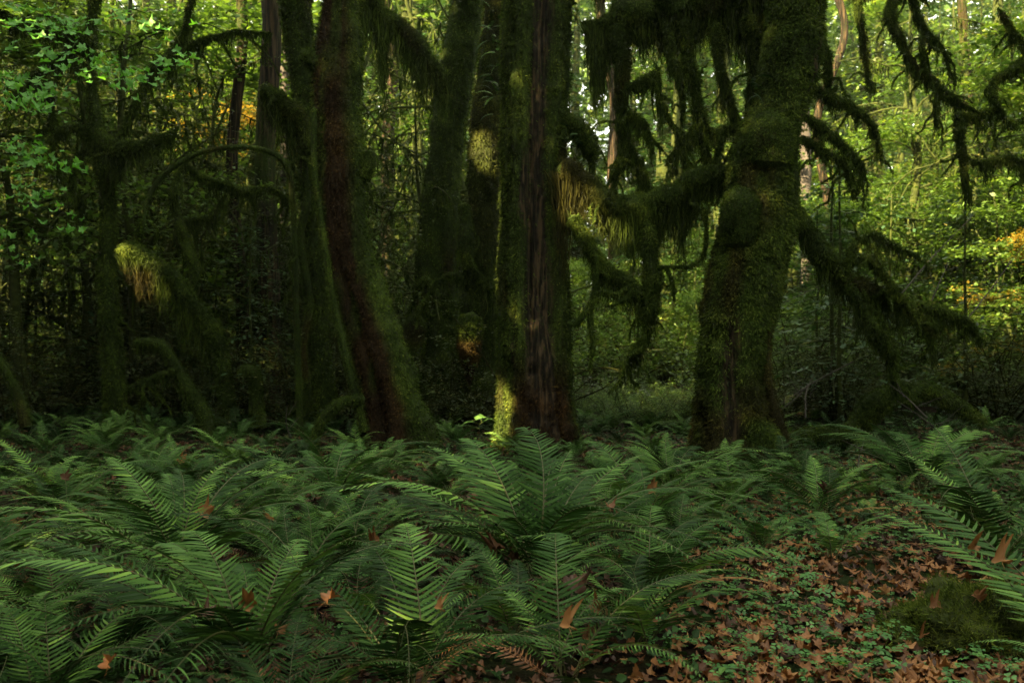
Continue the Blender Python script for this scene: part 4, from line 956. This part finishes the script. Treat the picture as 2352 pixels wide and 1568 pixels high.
# ------------------------------------------------------------------ ferns
def frond(seed, n=36, e0=75, e1=-5, bend=0., plen=.115, simple=False, width=.0115):
    rng = np.random.default_rng(seed); N = n+1
    t = np.linspace(0, 1, N); el = np.radians(e0+(e1-e0)*t**1.15); az = np.radians(bend)*t**1.5
    d = np.stack([np.sin(az)*np.cos(el), np.cos(az)*np.cos(el), np.sin(el)], -1)
    C = np.vstack([[0, 0, 0], np.cumsum((d[:-1]+d[1:])/2/n, axis=0)])
    side = unit(np.cross(d, np.array([0, 0, 1.])+1e-4)); nrm = np.cross(side, d)
    roll = rng.normal(0, .15)
    ch = []
    # rachis
    r = .0055*(1-t*.8)
    for a, b in ((0, 1), (1, 2), (2, 0)): pass
    ang = np.array([0, 2.09, 4.19])
    ring = C[:, None]+(side[:, None]*np.cos(ang)[None, :, None]+nrm[:, None]*np.sin(ang)[None, :, None])*r[:, None, None]
    idx = np.arange(N*3).reshape(N, 3); nx = np.roll(idx, -1, 1)
    ch.append(dict(V=ring.reshape(-1, 3), F=np.stack([idx[:-1], nx[:-1], nx[1:], idx[1:]], -1).reshape(-1, 4), tone=.5, mi=1))
    prof = sstep(.08, .22, t)*np.where(t < .3, .92+.08*t/.3, 1-np.clip((t-.3)/.7, 0, 1)**1.7*.97)
    sgm = np.array([0, .3, .65, 1.0]) if not simple else np.array([0, .5, 1.0])
    wid = np.array([.75, 1.0, .7, .04]) if not simple else np.array([.8, .95, .05])
    V = []; Fq = []; T = []; o = 0; K = len(sgm)
    for i in range(2, N-1):
        if t[i] < .1: continue
        for sg in (-1, 1):
            L = plen*prof[i]*rng.uniform(.9, 1.08)
            if rng.uniform() < .03: continue
            if rng.uniform() < .03: L *= rng.uniform(.3, .7)
            fw = .22+.5*t[i]+rng.normal(0, .05)
            dr = unit(side[i]*sg+d[i]*fw+nrm[i]*(.12+rng.normal(0, .08)+roll*sg))
            wv = unit(d[i]+nrm[i]*(.35*1+rng.normal(0, .12)))
            P = C[i]+dr*L*sgm[:, None]+d[i]*(L*.22*sgm**2)[:, None]-nrm[i]*(L*.22*sgm**2)[:, None]
            w = (width*(.55+.45*prof[i])*wid)[:, None]*.5*(1.9 if simple else 1)
            V.append(P-wv*w); V.append(P+wv*w)
            for k in range(K-1): Fq.append([o+k, o+k+1, o+K+k+1, o+K+k])
            o += 2*K; T.append(np.full(2*K, np.clip(.45+rng.normal(0, .10), 0, 1)))
    ch.append(dict(V=np.vstack(V), F=np.array(Fq), tone=np.concatenate(T), mi=0))
    return ch
FR = []
frng = np.random.default_rng(9)
specs = [(80, -5), (76, -15), (72, -22), (66, -28), (62, -18), (56, -30), (50, -10), (46, -24), (78, -30), (58, 0), (45, -12), (72, -35), (42, 3), (54, -36)]
for i, (a, b) in enumerate(specs):
    FR.append(build_mesh('frond', frond(500+i, 42, a, b, frng.uniform(-28, 28), .108+.016*(i % 3), width=.0125), [M['fern'], M['stem']]))
DEAD = [build_mesh('frond', frond(650+i, 34, 30, -32, 20, .075, width=.010), [M['litter'], M['litter']]) for i in range(2)]
FRS = [frond(600+i, 28, a, b, frng.uniform(-25, 25), .125, True, .010) for i, (a, b) in enumerate(specs)]
def clump_layout(rng, n):
    L = []
    for k in range(n):
        inner = k/n
        az = k*2.399+rng.normal(0, .3)
        s = rng.uniform(.75, 1.08)
        if inner < .22: v = rng.choice([0, 1, 8, 2]); s *= .85
        elif inner < .62: v = rng.choice([2, 3, 4, 9, 11])
        else: v = rng.choice([4, 5, 6, 7, 10, 3])
        s *= rng.uniform(.8, 1.1)
        L.append((int(v), az, s, rng.normal(0, .10), rng.normal(0, .10)))
    return L
def fern_things(name, label, group, x, y, sc, seed, n=15, lean=None, z=None, extra=()):
    rng = np.random.default_rng(seed)
    t = thing(name, label, 'fern', (x, y, float(H(x, y)) if z is None else z), group, (0, 0, rng.uniform(0, 6.28)))
    rz = t.rotation_euler[2]
    for v, az, s, tx, ty in clump_layout(rng, n):
        link('frond', FR[v], t, (rng.normal(0, .03), rng.normal(0, .03), 0), (tx, ty, az), s*sc)
    for k in range(rng.integers(0, 4)):
        link('frond', DEAD[rng.integers(0, 2)], t, (0, 0, 0), (0, 0, rng.uniform(0, 6.28)), sc*rng.uniform(.55, .9))['label'] = 'withered brown frond'
    for v, az, s in extra:      # az: world heading of a frond, 0 = away from the camera, positive to the left
        link('frond', FR[v], t, (0, 0, .02), (0, 0, az-rz), s)
    return t
def simple_clump(seed, n=15):
    rng = np.random.default_rng(seed); ch = []
    for v, az, s, tx, ty in clump_layout(rng, n):
        Rm = np.array((Euler((tx, ty, az)).to_matrix()))
        for c in FRS[v]:
            c = dict(c); c['V'] = (c['V']*s) @ Rm.T; ch.append(c)
    return build_mesh('sword_fern', ch, [M['fern'], M['stem']])
SIMPLE = [simple_clump(700+i, 13+2*i) for i in range(5)]
def gpx(px, py): Y = CAMH*F/(py-784); return (px-1176)/F*Y, Y
HERO = [
 (.15, 5.2, 1.25, 20, 'large dark sword fern at the bottom centre with fronds fanning in all directions', ((2, .35, 1.5), (12, .95, 1.65), (12, 1.2, 1.55), (9, .65, 1.6), (9, -.3, 1.5), (12, -1.2, 1.5), (3, -1.45, 1.6), (9, -.8, 1.5), (4, 1.6, 1.4), (5, -1.85, 1.4))),
 (-2.15, 5.1, 1.2, 17, 'tall upright sword fern standing in the left foreground', ((0, 0, 1.2), (1, .4, 1.2), (3, -1.0, 1.2))),
 (-1.25, 3.75, 1.2, 13, 'sword fern at bottom left whose long frond sweeps up to the left edge', ((12, 1.38, 1.55), (12, 1.15, 1.5), (2, .75, 1.2), (3, -.7, 1.1))),
 (-.45, 3.5, .8, 12, 'sword fern left of the bottom centre with a light frond arching to the right', ((13, -1.5, .95), (12, .2, 1.2), (12, .75, 1.2))),
 (.22, 3.65, .85, 9, 'low fern at the very bottom centre with short drooping fronds', ()),
 (-3.0, 4.1, 1.15, 13, 'sword fern cut by the left edge of the picture', ()),
 (-1.15, 5.9, .85, 14, 'sword fern between the two big foreground ferns', ((3, -.9, 1.1),)),
 (1.1, 6.6, 1.1, 15, 'sword fern with pale fronds reaching right over the leaf-strewn path', ((4, -1.5, 1.2), (5, -1.7, 1.2), (3, -1.2, 1.15))),
 (.85, 4.85, .9, 11, 'small fern beside the leaf-strewn path with a drooping light frond', ((5, -1.6, .95),)),
 (2.62, 3.45, .6, 6, 'fern at lower right with a very long frond over the mossy mound', ((12, .05, 1.75), (12, .22, 1.5))),
 (3.3, 5.4, 1.0, 13, 'sword fern at the right edge beyond the mossy mound', ()),
 (1.65, 8.4, .95, 15, 'upright fern growing against the foot of the lumpy right trunk', ((0, 0, 1.), (1, .5, 1.))),
 (2.75, 7.0, .9, 9, 'low fern in the middle of the right-hand ground cover', ()),
 (4.25, 8.3, 1.15, 15, 'large dark fern clump at the right, middle distance', ((2, .9, 1.2),)),
 (1.9, 6.0, .55, 8, 'small dark fern tuft on the far side of the leaf-strewn path', ()),
 (2.35, 5.75, .55, 8, 'little fern tuft right of centre on the leafy ground', ()),
 (-1.7, 7.6, 1.1, 15, 'sword fern with long fronds arching right in front of the brown trunk', ((4, -1.4, 1.25), (3, -1.1, 1.2))),
]
FP = []
for i, (x, y, sc, n, lb, ex) in enumerate(HERO):
    fern_things('sword_fern', lb, None, x, y, sc*1.36, 800+i, n, extra=ex); FP.append((x, y))
def fern_ok(x, y, dmin):
    if on_path(x, y) < 1.05: return False
    if (x+.55)**2+(y-6.55)**2 < .2: return False
    if (x-.15)**2+(y-5.1)**2 < .85: return False
    if (x-2.45)**2+(y-4.15)**2 < .45: return False
    for t, r in ((tA, .35), (tB, .3), (tC, .5), (tD, .5), (tE, .5), (tF, .55)):
        if (x-t.location[0])**2+(y-t.location[1])**2 < r*r: return False
    return all((x-a)**2+(y-b)**2 > dmin**2 for a, b in FP)
def fzone(x, y):
    px = 1176+x/y*F
    side = 'on the left' if px < 700 else 'left of centre' if px < 1150 else 'right of centre' if px < 1650 else 'on the right'
    dep = 'front' if y < 5.5 else 'middle' if y < 9 else 'back'
    return dep+' of the fern bed '+side
cnt = 0
for i in range(9000):
    y = frng.uniform(3.25, 17) if i > 500 else frng.uniform(3.25, 5.5); x = frng.uniform(-.78, .78)*y
    dm = .50 if y < 5.5 else .58 if y < 9 else .64
    right = x > path_x(y)
    if right and frng.uniform() < .75: continue
    if not fern_ok(x, y, dm): continue
    if y > 13.5 and frng.uniform() < .6: continue
    FP.append((x, y)); z = fzone(x, y); sc = frng.uniform(.75, 1.08)*(.75 if right else 1)*float(np.interp(y, [5.5, 8, 11, 14], [1, .88, .72, .8]))*(.85 if abs(x) < 2.5 and y > 9 else 1)
    if y < 7.5:
        fern_things('sword_fern', 'green sword fern at the '+z, 'ferns at the '+z, x, y, sc, 1000+i, frng.integers(10, 15))
    else:
        o = link('sword_fern', SIMPLE[cnt % 5], None, (x, y, float(H(x, y))), (0, 0, frng.uniform(0, 6.28)), sc)
        tag(o, 'green sword fern at the '+z, 'fern', 'ferns at the '+z)
    cnt += 1
    if cnt > 278: break
for i in range(16):
    y = frng.uniform(6.2, 11.5); x = path_x(y)+frng.uniform(-1, 1)*path_w(y); z = fzone(x, y)
    if y < 8: fern_things('sword_fern', 'little sword fern sprouting from the overgrown path '+z.split(' of')[0]+' part', 'little path ferns '+z, x, y, frng.uniform(.35, .6), 3000+i, 7)
    else: tag(link('sword_fern', SIMPLE[i % 5], None, (x, y, float(H(x, y))), (0, 0, frng.uniform(0, 6.28)), frng.uniform(.4, .65)), 'little sword fern sprouting from the overgrown path '+z.split(' of')[0]+' part', 'fern', 'little path ferns '+z)
print('ferns', cnt)
# licorice ferns growing out of the trunks
LF = build_mesh('frond', frond(990, 16, 30, -50, 8, .16, True, .05), [M['fern'], M['stem']])
for k, (px, py, Y, n, s, lb) in enumerate([(1145, 150, 12.6, 22, .34, 'hanging licorice ferns on the upper left side of the hollow trunk'), (1330, 40, 11.9, 12, .34, 'licorice ferns on the upper right side of the hollow trunk'),
        (1140, 230, 12.6, 10, .3, 'lowest tuft of licorice fern left of the hollow trunk'), (1310, 320, 11.6, 7, .3, 'small licorice fern on the stub right of the hollow trunk'), (1735, 210, 10.3, 8, .22, 'small fern sprigs on the upper part of the lumpy trunk'),
        (1135, 60, 12.6, 14, .34, 'topmost licorice fern left of the hollow trunk'), (1100, 965, 11.8, 4, .4, 'small fern fronds catching light at the foot of the hollow trunk')]):
    rng = np.random.default_rng(960+k); p = at(px, py, Y)
    t = thing('licorice_fern', lb, 'fern', p)
    for j in range(n):
        link('frond', LF, t, rng.normal(0, 1, 3)*np.array([.06, .05, .25 if k < 3 or k == 5 else .08]), (rng.normal(-.1, .3), rng.normal(0, .3), rng.uniform(-2.2, 2.6)+(math.pi if False else 0)), s*rng.uniform(.7, 1.3))

# ------------------------------------------------------------------ mossy mound and logs
def mound():
    c = np.array([2.55, 4.25]); nu, nv = 70, 24
    u = np.linspace(0, 2*np.pi, nu, endpoint=False); v = np.linspace(0, 1, nv)
    U, Vv = np.meshgrid(u, v)
    R = np.sin(Vv*np.pi/2); Zz = np.cos(Vv*np.pi/2)
    X = R*np.cos(U)*.74+.16; Y = R*np.sin(U)*.42; Z = Zz**.8*.27
    P = np.stack([X, Y, Z], -1); k = 1+1.6*(fbm(P*3.4+3, 8)-.5)+.5*(fbm(P*11, 5)-.5)
    P = P*k[..., None]+np.array([0, 0, -.04])
    i = np.arange(nu*nv).reshape(nv, nu); nx = np.roll(i, -1, 1)
    Fq = np.stack([i[:-1], i[1:], nx[1:], nx[:-1]], -1).reshape(-1, 4)
    t = thing('mossy_boulder', 'low moss-covered mound under the long frond at lower right', 'mound', (c[0], c[1], 0))
    r = link('rock', build_mesh('rock', [dict(V=P.reshape(-1, 3), F=Fq)], [M['moss_base']], True), t)
    rng = np.random.default_rng(88); n = 26000
    a = rng.integers(0, nv-1, n); b = rng.integers(0, nu, n)
    p = P[a, b]+rng.normal(0, .012, (n, 3)); nn = unit(p*np.array([1, 1, 2])+1e-6)
    link('moss', build_mesh('moss', [blades(p, nn, .035, .0035, .9, -.1, .8, np.clip(moss_tone(p*2, 3, rng)+.28, 0, 1), np.clip((vnoise(p*6, 4)-.6)*2, 0, .6), rng)], [M['moss']]), t)
mound()
def log(lb, pl, Y, seed):
    x = (pl[0][0]-1176)/F*Y
    t = thing('mossy_log', lb, 'log', (x, Y, .1))
    limb(t, 'wood', px_pts(pl, Y), 18, .06, 6000, .04, .008, (40, 8, .25), 2, .2, .05, seed=seed, mat='moss_base')
log('fallen mossy log slanting among ferns at right beneath the drooping limb', [(1960, 990, 22), (2010, 930, 26), (2060, 900, 20), (2080, 880, 10)], 12.5, 200)
log('arched mossy log near the right edge behind the ferns', [(2080, 930, 14), (2110, 895, 17), (2160, 910, 18), (2220, 945, 14), (2260, 970, 8)], 12.8, 201)
log('rotten mossy log lying behind the ferns right of the lumpy trunk', [(1800, 1015, 18), (1870, 1000, 20), (1950, 1010, 18), (2010, 1030, 10)], 11.5, 202)
# bare sticks
srng = np.random.default_rng(42)
STK = [((1640, 1010), (1760, 905), 11.6), ((1790, 930), (1960, 830), 12), ((1870, 860), (1850, 960), 11.5), ((2040, 880), (2130, 960), 11), ((1760, 960), (1860, 880), 12.3), ((660, 930), (668, 1005), 10.2),
       ((1880, 660), (1700, 730), 13.5), ((2250, 480), (2050, 700), 12), ((2352, 560), (2200, 760), 12.5), ((2180, 600), (2140, 690), 12.2), ((1985, 1010), (1990, 1120), 9.5), ((2060, 920), (2180, 1010), 10.5)]
for k, (a, b, Y) in enumerate(STK):
    A = at(*a, Y); B = at(*b, Y+srng.uniform(-.6, .6)); m = (A+B)/2+srng.normal(0, .05, 3)
    t = thing('bare_stick', 'thin bare twig standing '+zone((A[0]+B[0])/2, Y)+[' among the ferns', ' against the green leaves', ' near the logs'][k % 3], 'stick', B, 'bare sticks '+zone(A[0], Y))
    pt = Part(t); ch = tube([[*B, .011], [*m, .009], [*A, .004]], 6, .08, .15, 4, 0, None, None, k)['chunks']
    for j in range(3):
        q = B+(A-B)*srng.uniform(.2, .9); e = q+np.array([srng.normal(0, .25), srng.normal(0, .1), srng.uniform(.02, .35)])
        ch += tube([[*q, .006], [*((q+e)/2), .004], [*e, .002]], 4, .1, .1, 3, 0, None, None, 1, False)['chunks']
    pt.put('stem', ch, [M['grey_bark']])

# ------------------------------------------------------------------ fallen leaves and ground cover
lrng = np.random.default_rng(31)
def litter_density(x, y):
    p = on_path(x, y)
    d = sstep(1.25, .55, p)*np.interp(y, [5.3, 6.6, 10, 12], [1, .35, .35, .7])
    d = np.maximum(d, .9*np.exp(-(((x+.55)**2+(y-6.55)**2)/.35)))
    d = np.maximum(d, .85*sstep(.25, .6, fbm(np.stack([x, y, x*0], -1)*1.3, 3)))
    d = np.maximum(d, .35*(x > path_x(y))*fbm(np.stack([x*2, y*2, x*0], -1), 6))
    return d
n = 34000
ly = lrng.uniform(2.9, 14, n); lx = lrng.uniform(-.8, .8, n)*ly
k = lrng.uniform(0, 1, n) < litter_density(lx, ly); lx, ly = lx[k], ly[k]
order = np.argsort(ly); lx, ly = lx[order], ly[order]
onp = (on_path(lx, ly) < 1.15) & (np.abs(lx) < .66*ly) & (ly > 3.55)
ind = np.where(onp)[0][:250]
ME = [build_mesh('maple_leaf', [dict(V=v, F=f, tone=.5)], [M['litter']]) for v, f in MAPLE]
for q, i in enumerate(ind):
    x, y = lx[i], ly[i]
    o = link('maple_leaf', ME[q % 6], None, (x, y, float(H(x, y))+lrng.uniform(.012, .06)), (lrng.normal(0, .35), lrng.normal(0, .35), lrng.uniform(0, 6.28)), lrng.uniform(.06, .14))
    z = 'at the bottom of the picture' if y < 4.1 else 'a little way up the path'
    tag(o, 'fallen brown-orange maple leaf lying on the leaf-strewn path '+z, 'leaf', 'fallen leaves on the path '+z)
rest = np.ones(len(lx), bool); rest[ind] = False
lx, ly = lx[rest], ly[rest]; ch = []
for m in range(6):
    s = slice(m, None, 6); x, y = lx[s], ly[s]; nn = len(x)
    Pp = np.stack([x, y, H(x, y)+lrng.uniform(.008, .05, nn)], -1)
    ch.append(scatter(MAPLE[m][0], MAPLE[m][1], Pp, lrng.uniform(.035, .125, nn), lrng.uniform(0, 6.28, nn), np.abs(lrng.normal(0, .5, nn)), lrng.uniform(0, 6.28, nn), np.clip(lrng.beta(1.5, 1.9, nn)*np.where(on_path(x, y) < 1.3, 1., .55), 0, 1)))  # off-path litter darker: wetter decayed leaves, and shade between ferns put into colour
lit = link('leaf_litter', build_mesh('leaf_litter', ch, [M['litter']])); tag(lit, 'carpet of smaller brown and orange fallen leaves over the forest floor', 'leaf litter', None, 'stuff')
# leaves caught on ferns
CL = [(465, 1180, 5.0, .16, 'dark curled brown leaf caught high on the left foreground fern'), (212, 1255, 4.9, .13, 'pale tan holed leaf hanging at left'), (40, 1215, 5, .16, 'reddish leaf lying on fronds at the left edge'), (90, 1375, 4.2, .12, 'brown leaf in the ferns near the left edge'),
      (565, 1390, 4.0, .17, 'large tan maple leaf with a long point in the left foreground'), (475, 1420, 4.1, .13, 'rust red curled leaf left of the tan maple leaf'), (755, 1380, 4.3, .13, 'orange-brown leaf on the fern left of bottom centre'),
      (345, 1480, 3.9, .20, 'big crumpled brown leaf at the bottom left'), (560, 1495, 3.9, .12, 'small orange leaf near the bottom left of the ferns'), (1140, 1265, 4.7, .15, 'pale orange leaf resting on the large centre fern'), (1175, 1285, 4.7, .14, 'tan leaf beside the pale orange leaf on the centre fern'),
      (1315, 1350, 4.4, .22, 'large pale brown leaf standing on edge at right of the centre fern'), (1305, 1440, 4.1, .16, 'tan leaf under the large pale brown leaf'), (880, 1420, 3.9, .12, 'pale leaf stuck upright in the ferns left of bottom centre'), (1115, 1505, 3.6, .11, 'dull red leaf beneath the light arching frond at the bottom'),
      (1365, 1400, 4.4, .13, 'orange leaf at the foot of the small pathside fern'), (250, 1590-60, 3.8, .12, 'buff leaf low in the bottom left corner'), (620, 1200, 5.6, .1, 'small brown leaf on the middle ferns at left'), (700, 1270, 5.2, .1, 'small russet leaf above the fern left of centre'), (860, 1245, 6.0, .12, 'orange leaf on open ground left of centre'),
      (970, 1240, 6.0, .14, 'curled brown leaf on open ground left of the centre fern'), (1400, 1165, 6.8, .1, 'little leaf on the fronds right of the centre fern'), (2205, 1080, 7.6, .1, 'orange leaf on the dark fern clump at right'), (2240, 1260, 5.2, .13, 'dark red leaf among the ferns at the right edge'),
      (2300, 1290, 4.9, .15, 'bright orange leaf among the ferns at the right edge'), (150, 1100, 7.0, .1, 'small orange leaf in the middle ferns at the left edge'), (1350, 1500, 3.9, .14, 'brown leaf at the path border near the bottom centre')]
MEC = [build_mesh('maple_leaf', [dict(V=v, F=f, tone=.38)], [M['litter']]) for v, f in [maple_template(80+q, .75+.2*q) for q in range(5)]]
CL += [(2150, 1395, 4.2, .11, 'tan leaf lying on the left shoulder of the mossy mound'), (2245, 1375, 4.2, .1, 'orange leaf on top of the mossy mound'), (2120, 1460, 4.0, .09, 'brown leaf low on the front of the mossy mound'),
       (300, 1330, 4.5, .1, 'small tan leaf in the left foreground fern'), (640, 1450, 4, .11, 'russet leaf below the tan maple leaf at left'), (1010, 1400, 4.2, .1, 'small brown leaf left of the centre fern base'), (1500, 1130, 7.5, .12, 'orange leaf on ferns between the two big trunks'),
       (1900, 1130, 7.5, .12, 'dull orange leaf on the ferns right of the lumpy trunk'), (420, 1060, 8, .12, 'little orange leaf on the back ferns at left'), (1090, 1150, 6.5, .1, 'small brown leaf on ferns below the hollow trunk')]
bpy.context.view_layer.update()
dgr = bpy.context.evaluated_depsgraph_get()
def rest_on(px, py):
    o_ = Vector((0, 0, CAMH)); d_ = (Vector(at(px, py, 1.0))-o_).normalized()
    h_, l_, n_, _, _, _ = SC.ray_cast(dgr, o_+d_*1.2, d_)
    return np.array(l_-d_*.02+Vector((0, 0, .01))) if h_ and l_.y < 11 else None
for k, (px, py, Y, s, lb) in enumerate(CL):
    q_ = rest_on(px, py)
    if q_ is not None: Y = float(q_[1])
    s *= (Y/5)**.5
    o = link('maple_leaf', MEC[k % 5], None, q_ if q_ is not None else at(px, py, Y), (lrng.uniform(.2, 1.1), lrng.normal(0, .4), lrng.uniform(-1, 1)), s*1.15); tag(o, lb, 'leaf', None)
# clover-like ground cover
def clover():
    rng = np.random.default_rng(71)
    a = np.linspace(-.9, .9, 5)
    V = [[0, 0, 0]]; Fc = []
    for k in range(3):
        an = k*2.094
        b = len(V)
        lf = np.array([[-.05, .08, .0], [-.30, .32, .03], [-.27, .54, -.03], [0, .48, .02], [.27, .54, -.03], [.30, .32, .03], [.05, .08, 0]])
        c, s = math.cos(an), math.sin(an)
        for p in lf: V.append([p[0]*c-p[1]*s, p[0]*s+p[1]*c, p[2]])
        Fc += [[b, b+1, b+2, b+3], [b, b+3, b+4, b+5]]
        Fc += [[b, b+5, b+6, b+6]][:0]
    V = np.array(V); Fc = np.array(Fc)
    n = 60000; y = rng.uniform(3, 15, n); x = rng.uniform(-.8, .8, n)*y
    q = np.stack([x*1.6, y*1.6, x*0], -1)
    p = on_path(x, y)
    d = .55*sstep(.52, .66, fbm(q, 15))*sstep(.5, 1.1, p)
    d = np.maximum(d, sstep(.50, .62, fbm(q*1.3, 19))*.8*(x > path_x(y)-1.2))
    d = np.maximum(d, .9*(y > 5.7)*sstep(.36, .55, fbm(q*1.2, 29))*(p < 2.2)); d = np.maximum(d, .9*np.exp(-((x-1.75)**2/.25+(y-4.55)**2/.2))); d = np.maximum(d, .9*np.exp(-((x-1.0)**2/.05+(y-3.85)**2/.06)))
    d = np.maximum(d, .7*np.exp(-((x+1.0)**2+(y-6.9)**2)/.15))
    k = rng.uniform(0, 1, n) < d*.6; x, y = x[k], y[k]; m = len(x)
    P = np.stack([x, y, H(x, y)+rng.uniform(.03, .11, m)], -1)
    c = scatter(V, Fc, P, rng.uniform(.028, .06, m), rng.uniform(0, 6.28, m), np.abs(rng.normal(0, .3, m)), rng.uniform(0, 6.28, m), np.clip(rng.normal(.5, .22, m), 0, 1))
    tag(link('clover_cover', build_mesh('clover_cover', [c], [M['clover']])), 'low bright three-leaved ground cover beside the path', 'ground cover', None, 'stuff')
    # small weedy leaves everywhere
    n = 70000; y = rng.uniform(3, 22, n); x = rng.uniform(-.85, .85, n)*y
    k = rng.uniform(0, 1, n) < (.1+.9*sstep(.4, .65, fbm(np.stack([x, y, x*0], -1)*1.1, 25)))*np.maximum(sstep(.6, 1.1, on_path(x, y)), .7*(y > 6.3)); x, y = x[k], y[k]; m = len(x)
    P = np.stack([x, y, H(x, y)+rng.uniform(.0, .16, m)], -1)
    c = scatter(FOLD[0], FOLD[1], P, rng.uniform(.03, .07, m), rng.uniform(0, 6.28, m), np.abs(rng.normal(0, .6, m)), rng.uniform(0, 6.28, m), np.clip(rng.normal(.12, .16, m), 0, 1))  # low tone puts the dark gaps between ferns into the leaf colour
    tag(link('undergrowth', build_mesh('undergrowth', [c], [M['fern']])), 'tangle of small green leaves under the ferns', 'ground cover', None, 'stuff')
clover()
print('objects', len(bpy.data.objects), 'verts', sum(len(m.vertices) for m in bpy.data.meshes))

# thin moist air
def haze():
    x0, x1, y0, y1, z0, z1 = -175, 175, -70, 235, -2, 70
    V = [[x, y, z] for x in (x0, x1) for y in (y0, y1) for z in (z0, z1)]
    Fq = [[0, 1, 3, 2], [4, 6, 7, 5], [0, 4, 5, 1], [2, 3, 7, 6], [0, 2, 6, 4], [1, 5, 7, 3]]
    m = bpy.data.materials.new('moist_air'); m.use_nodes = True; nt = m.node_tree
    nt.nodes.remove(nt.nodes['Principled BSDF'])
    v = nt.nodes.new('ShaderNodeVolumePrincipled'); v.inputs['Density'].default_value = .0003
    v.inputs['Color'].default_value = (.85, .92, .85, 1); v.inputs['Anisotropy'].default_value = .3
    nt.links.new(v.outputs[0], nt.nodes['Material Output'].inputs['Volume'])
    tag(link('haze', build_mesh('haze', [dict(V=V, F=Fq)], [m])), 'faint moist haze hanging in the whole wood', 'haze', None, 'stuff')
haze()
for o in bpy.data.objects:
    if 'label' in o and not 4 <= len(o['label'].replace('-', ' ').split()) <= 16: print('LABEL', len(o['label'].split()), o['label'])
